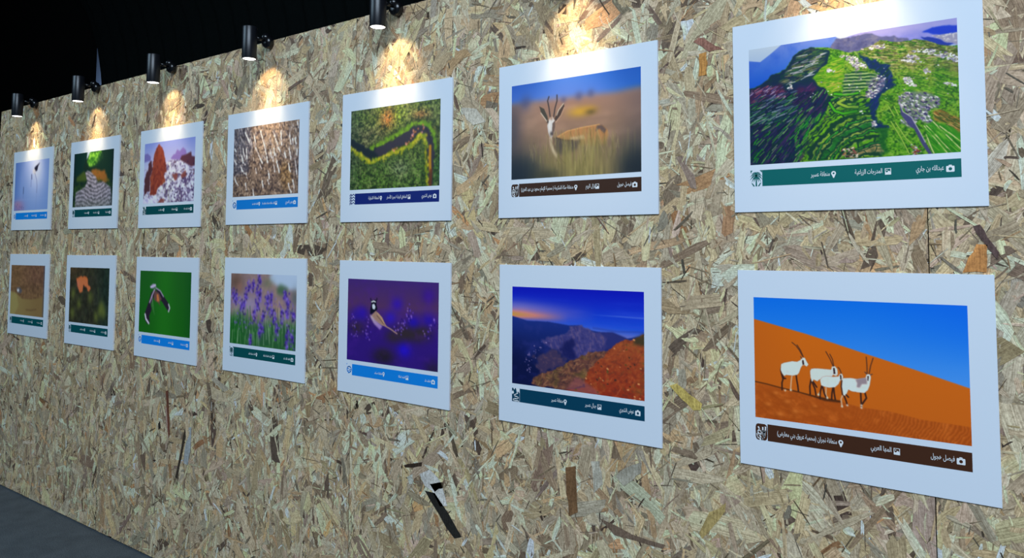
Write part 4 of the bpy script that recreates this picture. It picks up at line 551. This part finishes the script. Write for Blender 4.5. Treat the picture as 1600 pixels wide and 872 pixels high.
def art_T1():
    S = SH['T1']; a = Art(96, 66, (90,120,190)); a.C = a.grad((110,136,204), (108,140,206), 0, 1); a.put(np.exp(-((a.X-.66)/.26)**2-((a.Y-.2)/.5)**2), (176,190,236), .9); a.put(np.clip((.2-a.X)*4,0,1), (66,100,176), .6)
    a.blob(.14,.93,.18,.14,(136,110,164),.85); a.blob(.1,.86,.12,.06,(160,126,160),.6); a.dots([(0,.85),(.35,.85),(.35,1),(0,1)], 14, .012, [(90,80,130),(60,70,120)]); a.put(np.exp(-((a.Y-.78)/.008)**2), (130,160,220), .4)
    a.poly(S['bodyb'], (176,180,200), .9, .008); a.poly(S['wing'], (24,26,48), 1, .006)
    for k, w_ in enumerate((.014,.034,.012,.03,.012,.008,.02)): a.line(S['l%d'%k], w_, [(84,92,140),(60,70,120),(76,90,150),(60,78,124),(80,100,160),(110,130,190),(190,190,210)][k], .85, .012)
    return a.done()
def art_B1():
    S = SH['B1']; a = Art(96, 66, (100,78,56)); n = a.n(16,30,1,3); n2 = a.n(40,14,2,2); a.put(np.clip((a.X-.2)*2,0,1)*np.clip((.6-a.Y)*3,0,1), (90,66,56), .8); a.mul(.72+.56*n); a.put(np.clip(n2*4-2.2,0,1), (128,102,74), .5)
    a.poly(S['sand'], (122,108,70), 1, .012); a.put(a.mask(S['sand'])*np.clip((a.X-.3)*2,0,1), (108,88,58), .7); a.poly(S['lightl'], (134,128,82), .8, .03); a.line(S['sh'], .02, (84,66,46), .8, .02)
    a.streaks((a.Y < .6).astype(float), 60, .08, .012, 1.1, [(124,96,72),(76,58,46),(104,84,58)], .5, .5); a.poly(S['dk'], (70,74,88), .9, .012); a.blob(S['wh'][0][0], S['wh'][0][1], .028, .03, (240,240,244), 1); a.put(np.clip((a.X-.95)*30,0,1), (60,66,90), .6)
    return a.done()

# ------------------------------------------------------------------ Arabic lettering: joined letter forms, laid out right to left
FORMS = {'ا':(0xFE8D,2),'أ':(0xFE83,2),'إ':(0xFE87,2),'ب':(0xFE8F,4),'ة':(0xFE93,2),'ت':(0xFE95,4),'ج':(0xFE9D,4),'ح':(0xFEA1,4),'خ':(0xFEA5,4),'د':(0xFEA9,2),'ر':(0xFEAD,2),'ز':(0xFEAF,2),'س':(0xFEB1,4),'ش':(0xFEB5,4),'ص':(0xFEB9,4),'ض':(0xFEBD,4),'ط':(0xFEC1,4),'ع':(0xFEC9,4),'غ':(0xFECD,4),'ف':(0xFED1,4),'ق':(0xFED5,4),'ك':(0xFED9,4),'ل':(0xFEDD,4),'م':(0xFEE1,4),'ن':(0xFEE5,4),'ه':(0xFEE9,4),'و':(0xFEED,2),'ي':(0xFEF1,4)}
LIG = {'لإ':0xFEF9,'لا':0xFEFB,'لأ':0xFEF7}
def shape(t):
    units = []; i = 0
    while i < len(t):
        if t[i:i+2] in LIG: units.append((LIG[t[i:i+2]], 2)); i += 2
        elif t[i] in FORMS: units.append(FORMS[t[i]]); i += 1
        else: units.append({'(': ')', ')': '('}.get(t[i], t[i])); i += 1
    out = []
    for k, u_ in enumerate(units):
        if isinstance(u_, str): out.append(u_); continue
        base, n_ = u_; prev = k > 0 and not isinstance(units[k-1], str) and units[k-1][1] == 4; nxt = n_ == 4 and k+1 < len(units) and not isinstance(units[k+1], str)
        out.append(chr(base+(3 if prev and nxt else 2 if nxt else 1 if prev else 0)))
    return ''.join(reversed(out))
_tc = {}
def text_mesh(t):
    if t not in _tc:
        c = bpy.data.curves.new('lettering', 'FONT'); c.body = shape(t); c.resolution_u = 3; c.offset = .007; o = bpy.data.objects.new('lettering', c); col.objects.link(o)
        bpy.context.view_layer.update(); d = bpy.context.evaluated_depsgraph_get(); me = bpy.data.meshes.new_from_object(o.evaluated_get(d))
        bpy.data.objects.remove(o); bpy.data.curves.remove(c)
        v = np.array([p.co[:2] for p in me.vertices]); f = [list(p.vertices) for p in me.polygons]; bpy.data.meshes.remove(me); _tc[t] = (v, f)
    return _tc[t]

BW, BH = .5776, .5066           # every print is the same size of board
m_board = mat('white_foam_board', (226, 232, 240), .42, .3)
m_pic = mat('printed_photo', (200, 200, 200), .38, .3)
b = m_pic.node_tree.nodes['Principled BSDF']; at = nd(m_pic, 'ShaderNodeAttribute', attribute_name='print_colour'); lk(m_pic, at.outputs['Color'], b.inputs['Base Color'])
m_white = mat('white_print', (238, 238, 238), .42, .3)
BANDS = {}
def band_mat(c):
    if c not in BANDS: BANDS[c] = mat('caption_ink', c, .4, .3)
    return BANDS[c]
def flat(name, verts, faces, y, m, parent):
    me = bpy.data.meshes.new(name); me.from_pydata([(x, y, z) for x, z in verts], [], faces); me.update()
    bm = bmesh.new(); bm.from_mesh(me)
    for f in bm.faces:
        f.normal_update()
        if f.normal.y > 0: f.normal_flip()
    bm.to_mesh(me); bm.free(); return link(name, me, parent, m)
def bx(u, v): return ((u-.5)*BW, (.5-v)*BH)
class Flat:
    """flat ink shapes in board fractions"""
    def __init__(s): s.v = []; s.f = []
    def pg(s, pts):
        n = len(s.v); s.v += [bx(*p) for p in pts]; s.f.append(list(range(n, n+len(pts))))
    def disc(s, u, v, r, n=14, ry=None): ry = ry or r*BW/BH; s.pg([(u+r*math.cos(6.2832*k/n), v+ry*math.sin(6.2832*k/n)) for k in range(n)])
    def ring(s, u, v, r0, r1, n=18, drop=0):
        k_ = BW/BH
        def pt(r, t):
            y = math.sin(t)*r*k_; x = math.cos(t)*r
            return (u+x, v+y)
        for k in range(n):
            a, b_ = 6.2832*k/n, 6.2832*(k+1)/n; s.pg([pt(r0,a), pt(r1,a), pt(r1,b_), pt(r0,b_)])
    def ln(s, pts, w_):
        k_ = BW/BH
        for (a, b_), (c, d) in zip(pts, pts[1:]):
            dx, dy = (c-a), (d-b_)/k_; l = math.hypot(dx, dy) or 1; nx, ny = -dy/l*w_/2, dx/l*w_/2*k_
            s.pg([(a+nx, b_+ny), (c+nx, d+ny), (c-nx, d-ny), (a-nx, b_-ny)])
        for p in pts[1:-1]: s.disc(p[0], p[1], w_/2, 8)
    def out(s, name, y, m, parent): return flat(name, s.v, s.f, y, m, parent)

def camera_icon(u, v, y, m, p):
    f = Flat(); w_, h = .0145, .0165; r0, r1 = .0045, .0065
    # body with a round lens hole: eight sectors out to the box edge
    k_ = BW/BH; cy = v+.003; n = 24
    def edge(t):
        c, s_ = math.cos(t), math.sin(t); k = min(w_/abs(c) if abs(c) > 1e-6 else 9, (h-.003)/abs(s_) if abs(s_) > 1e-6 else 9); return (u+c*k, cy+s_*k)
    for k in range(n):
        a, b_ = 6.2832*k/n, 6.2832*(k+1)/n; f.pg([(u+r1*math.cos(a)*.95, cy+r1*k_*math.sin(a)), edge(a), edge(b_), (u+r1*math.cos(b_)*.95, cy+r1*k_*math.sin(b_))])
    f.pg([(u-.007, cy-h+.0035), (u-.0045, cy-h-.002), (u+.0045, cy-h-.002), (u+.007, cy-h+.0035)])
    f.out('camera_icon', y, m, p)
def picture_icon(u, v, y, m, p):
    f = Flat(); w_, h = .0115, .0150; t = .0024
    f.pg([(u-w_, v-h), (u+w_, v-h), (u+w_-t, v-h+t), (u-w_+t, v-h+t)]); f.pg([(u-w_, v-h), (u-w_+t, v-h+t), (u-w_+t, v+h), (u-w_, v+h)]); f.pg([(u+w_, v-h), (u+w_, v+h), (u+w_-t, v+h), (u+w_-t, v-h+t)])
    f.pg([(u-w_+t, v+h), (u-w_+t, v+.001), (u-.004, v+.005), (u+.003, v-.004), (u+w_-t, v+.002), (u+w_-t, v+h)]); f.disc(u-.004, v-.006, .0022, 10)
    f.out('picture_icon', y, m, p)
def pin_icon(u, v, y, m, p):
    f = Flat(); k_ = BW/BH; r = .0098; n = 26; cy = v-.005; tip = (u, v+.0185)
    def o_(t):
        c, s_ = math.cos(t), math.sin(t)
        if s_ > .55: q = (s_-.55)/.45; return (u+r*c*(1-q*.15), cy+r*k_*s_+(tip[1]-cy-r*k_)*q**2)
        return (u+r*c, cy+r*k_*s_)
    for k in range(n):
        a, b_ = 6.2832*k/n, 6.2832*(k+1)/n; f.pg([(u+.0042*math.cos(a), cy+.0042*k_*math.sin(a)), o_(a), o_(b_), (u+.0042*math.cos(b_), cy+.0042*k_*math.sin(b_))])
    f.out('pin_icon', y, m, p)
def emblem(kind, y, mb, mw, p, u0, v0, v1):
    """the band-coloured mark at the left end of the caption"""
    u1 = u0+.052; X = lambda t: u0+(u1-u0)*t; Y = lambda t: v0+(v1-v0)*t
    P = lambda L: [(X(a), Y(b_)) for a, b_ in L]
    f = Flat(); g_ = Flat()
    if kind == 'palm':
        f.pg(P([(0,0),(.18,0),(0,.2)])); f.pg(P([(.80,0),(1.02,0),(1.02,.16)]))
        c = (.5, .34)
        for ang, ln_ in ((-92,.32),(-62,.42),(-118,.42),(-36,.52),(-144,.52),(-10,.58),(-170,.58),(16,.60),(164,.60),(42,.58),(138,.58),(62,.5),(118,.5)):
            t = math.radians(ang); x1, y1 = c[0]+ln_*math.cos(t), c[1]+ln_*math.sin(t)*.8+.16*abs(math.cos(t)); xm, ym = c[0]+ln_*.55*math.cos(t), c[1]+ln_*.55*math.sin(t)*.9-.03
            nx, ny = -math.sin(t)*.052, math.cos(t)*.052; f.pg(P([c, (xm+nx, ym+ny), (x1, y1), (xm-nx, ym-ny)]))
        f.disc(X(.5), Y(.34), .0055); f.pg(P([(.45,.4),(.55,.4),(.57,1),(.43,1)])); f.pg(P([(.06,.78),(.18,.80),(.38,1),(.24,1)])); f.pg(P([(.94,.78),(.82,.80),(.62,1),(.76,1)]))
    elif kind == 'oryx':
        f.pg(P([(.2,.02),(.8,.02),(.95,.1),(1,.25),(1,.8),(.92,.95),(.8,1),(.2,1),(.06,.94),(0,.8),(0,.22),(.06,.08)]))
        g_.ln(P([(.74,.82),(.70,.55),(.62,.42),(.62,.2)]), .006); g_.ln(P([(.72,.55),(.84,.42),(.86,.16)]), .006); g_.pg(P([(.58,.45),(.84,.45),(.82,.7),(.72,.88),(.62,.7)]))
        g_.ln(P([(.22,.2),(.34,.35),(.18,.5),(.3,.7),(.5,.86),(.55,1)]), .006); g_.ln(P([(.36,.42),(.5,.5),(.46,.68),(.34,.6)]), .004); g_.pg(P([(.3,.86),(.6,.86),(.62,1),(.34,1)])); g_.ln(P([(.1,.62),(.14,.8),(.26,.92)]), .004)
    elif kind == 'road':
        f.pg(P([(0,0),(1,0),(1,1),(0,1)]))
        g_.pg(P([(0,.30),(.14,.18),(.28,.34),(.14,.46),(0,.42)])); g_.pg(P([(.52,0),(1,.0),(1,.34),(.8,.22),(.68,.36)])); g_.pg(P([(.18,0),(.42,0),(.3,.14)]))
        g_.ln(P([(.78,.34),(.55,.44),(.30,.52),(.36,.60),(.74,.62),(.86,.70),(.7,.78),(.3,.78),(.16,.88),(.34,.94),(.86,.92),(.92,1)]), .0055)
    elif kind == 'waves':
        for k in range(4):
            y_ = .04+.25*k
            f.ln(P([(.02,y_+.14),(.24,y_),(.5,y_+.12),(.76,y_),(1,y_+.14)]), .0055); f.ln(P([(.05,y_+.24),(.26,y_+.11),(.48,y_+.2)]), .0035)
    else:
        f.ring(X(.5), Y(.52), .0165, .0235, 22); f.ln(P([(.18,.34),(.5,.26),(.84,.36)]), .0045); f.ln(P([(.1,.5),(.42,.44),(.6,.56),(.92,.5)]), .0045); f.ln(P([(.14,.7),(.5,.62),(.86,.7)]), .0045); f.ln(P([(.3,.86),(.6,.8)]), .004); f.pg(P([(0,0),(.16,0),(0,.14)]))
    e = f.out('emblem', y, mb, p)
    if g_.v: flat('emblem', g_.v, g_.f, y-.00025, mw, p)
def scribble(u0, u1, v, seed):
    """lettering too small to read in the photograph: a joined baseline with tooth strokes and dots"""
    r = np.random.default_rng(seed); f = Flat(); u = u1
    while u > u0+.004:
        e = max(u0, u-r.uniform(.018, .034)); f.ln([(u, v+.004), (e, v+.004)], .0028); k = u
        while k > e: f.ln([(k, v+.004), (k, v-r.uniform(.002, .012))], .0024); k -= r.uniform(.005, .009)
        f.disc((u+e)/2, v-.010, .0014, 6); u = e-.007
    return f

TEAL, TEAL2, BROWN, NAVY, DKBLUE, SKY = (0,104,110), (0,66,76), (58,35,23), (4,30,118), (0,54,84), (8,116,212)
N1, ASIR = 'عوض الشهري', 'منطقة عسير'
# key, x, z, tilt, picture u0 u1, thickness, seen board colour, caption colour, emblem, texts
PRINTS = [
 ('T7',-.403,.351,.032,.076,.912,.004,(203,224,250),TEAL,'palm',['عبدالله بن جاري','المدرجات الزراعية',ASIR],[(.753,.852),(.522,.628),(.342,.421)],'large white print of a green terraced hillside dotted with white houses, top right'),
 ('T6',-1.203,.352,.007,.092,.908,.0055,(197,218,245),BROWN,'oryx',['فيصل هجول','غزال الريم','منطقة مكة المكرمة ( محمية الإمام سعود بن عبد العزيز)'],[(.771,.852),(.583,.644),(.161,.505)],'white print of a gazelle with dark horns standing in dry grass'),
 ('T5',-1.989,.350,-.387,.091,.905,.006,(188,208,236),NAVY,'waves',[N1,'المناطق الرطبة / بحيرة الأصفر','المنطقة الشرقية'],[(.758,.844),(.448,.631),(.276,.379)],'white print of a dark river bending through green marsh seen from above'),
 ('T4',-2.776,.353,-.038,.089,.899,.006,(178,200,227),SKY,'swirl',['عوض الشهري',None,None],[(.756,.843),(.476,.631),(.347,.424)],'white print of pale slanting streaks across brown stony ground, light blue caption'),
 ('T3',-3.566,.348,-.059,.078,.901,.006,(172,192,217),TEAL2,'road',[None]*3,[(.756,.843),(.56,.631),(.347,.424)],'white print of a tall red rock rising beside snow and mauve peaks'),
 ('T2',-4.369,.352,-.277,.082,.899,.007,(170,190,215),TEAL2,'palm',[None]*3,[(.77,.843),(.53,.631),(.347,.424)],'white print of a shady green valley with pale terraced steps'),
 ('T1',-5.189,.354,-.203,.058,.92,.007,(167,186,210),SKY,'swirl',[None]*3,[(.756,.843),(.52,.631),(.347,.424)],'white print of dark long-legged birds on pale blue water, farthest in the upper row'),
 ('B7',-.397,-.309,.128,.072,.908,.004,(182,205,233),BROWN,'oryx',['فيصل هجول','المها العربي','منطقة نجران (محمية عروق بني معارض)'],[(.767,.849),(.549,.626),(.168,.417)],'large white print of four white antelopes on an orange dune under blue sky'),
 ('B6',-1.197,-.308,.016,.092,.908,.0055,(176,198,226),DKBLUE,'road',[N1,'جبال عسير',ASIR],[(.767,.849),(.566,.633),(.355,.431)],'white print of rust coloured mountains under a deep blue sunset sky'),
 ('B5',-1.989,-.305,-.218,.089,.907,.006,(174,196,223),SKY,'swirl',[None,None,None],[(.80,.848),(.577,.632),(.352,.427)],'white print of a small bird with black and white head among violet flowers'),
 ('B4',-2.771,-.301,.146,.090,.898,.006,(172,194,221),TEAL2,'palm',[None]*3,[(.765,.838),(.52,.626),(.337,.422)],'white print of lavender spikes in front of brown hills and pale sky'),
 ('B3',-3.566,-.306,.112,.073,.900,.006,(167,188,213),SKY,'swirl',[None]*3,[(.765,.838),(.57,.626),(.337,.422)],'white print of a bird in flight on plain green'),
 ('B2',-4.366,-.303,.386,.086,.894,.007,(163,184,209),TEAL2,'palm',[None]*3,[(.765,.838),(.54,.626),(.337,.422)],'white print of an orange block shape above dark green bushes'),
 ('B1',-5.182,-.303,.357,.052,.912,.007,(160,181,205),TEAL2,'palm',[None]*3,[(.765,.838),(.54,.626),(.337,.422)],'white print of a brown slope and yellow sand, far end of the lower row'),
]
def picture_mesh(A, u0, u1, v0, v1, y, gain):
    H, W = A.shape[:2]; uu = u0+(u1-u0)*np.linspace(0, 1, W+1); vv = v0+(v1-v0)*np.linspace(0, 1, H+1)
    P = np.pad(A, ((0,1),(0,1),(0,0)), mode='edge'); P = (P+np.roll(P,1,0)+np.roll(P,1,1)+np.roll(np.roll(P,1,0),1,1))/4
    P[0] = (A[0,[0,*range(W)]]); P[:,0] = A[[0,*range(H)],0]
    X, Z = np.meshgrid((uu-.5)*BW, (.5-vv)*BH); co = np.stack([X, np.full_like(X, y), Z], 2).reshape(-1, 3)
    i = np.arange(H)[:,None]*(W+1)+np.arange(W)[None]; q = np.stack([i, i+W+1, i+W+2, i+1], 2).reshape(-1)
    me = bpy.data.meshes.new('printed_picture'); me.vertices.add(len(co)); me.vertices.foreach_set('co', co.ravel().astype(np.float32))
    me.loops.add(len(q)); me.loops.foreach_set('vertex_index', q.astype(np.int32)); me.polygons.add(H*W); me.polygons.foreach_set('loop_start', (np.arange(H*W)*4).astype(np.int32)); me.update(calc_edges=True)
    c = np.clip(lin(P.reshape(-1, 3))*gain, .002, .88); ca = me.color_attributes.new('print_colour', 'FLOAT_COLOR', 'POINT')
    ca.data.foreach_set('color', np.concatenate([c, np.ones((len(c),1))], 1).ravel().astype(np.float32)); return me
def make_print(key, x, z, tilt, u0, u1, th, seen, capc, emb, texts, spans, label):
    t = empty('photo_print', (x, WALL-.003, EYE+z)); t.rotation_euler = (0, math.radians(-tilt), 0)
    tag(t, label, 'photo print', 'photo prints on the chipboard wall')
    bm = bmesh.new(); box(bm, -BW/2, BW/2, -th, .0022, -BH/2, BH/2, .0004); obj('mount_board', bm, m_board, t)
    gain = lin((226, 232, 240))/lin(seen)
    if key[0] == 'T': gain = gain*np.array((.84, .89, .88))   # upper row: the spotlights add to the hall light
    A = globals()['art_'+key](); pm = picture_mesh(A, u0, u1, .139, .753, -th-.0002, gain); link('printed_picture', pm, t, m_pic)
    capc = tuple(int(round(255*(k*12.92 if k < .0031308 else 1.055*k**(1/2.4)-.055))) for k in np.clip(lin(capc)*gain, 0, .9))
    mb = band_mat(capc); f = Flat(); y = -th-.0002; v0, v1 = .782, .866
    f.pg([(u0+.0535, v0), (u1, v0), (u1, v1), (u0+.0535, v1)])
    band = f.out('caption_band', y, mb, t); y2 = y-.00025
    emblem(emb, y, mb, m_white, band, u0, v0, v1)
    k = (u1-u0)/.816; cu = u0+(.871-.092)*k; yb = .824
    camera_icon(cu, yb, y2, m_white, band); picture_icon(u0+.56*k, yb, y2, m_white, band); pin_icon(.521 if key == 'T6' else .395 if key == 'T5' else u0+.352*k, yb, y2, m_white, band)
    for j, (tx, (a, b_)) in enumerate(zip(texts, spans)):
        if tx is None: scribble(a, b_, yb, sum(map(ord, key))*7+j).out('caption_text', y2, m_white, band); continue
        v, fc = text_mesh(tx); x0, x1 = v[:,0].min(), v[:,0].max(); s = (b_-a)*BW/(x1-x0); base = (.5-.830)*BH; sz = .0162
        flat('caption_text', [((a-.5)*BW+(p[0]-x0)*s, base+p[1]*sz) for p in v], fc, y2, m_white, band)
    return t
for p in PRINTS: make_print(*p)
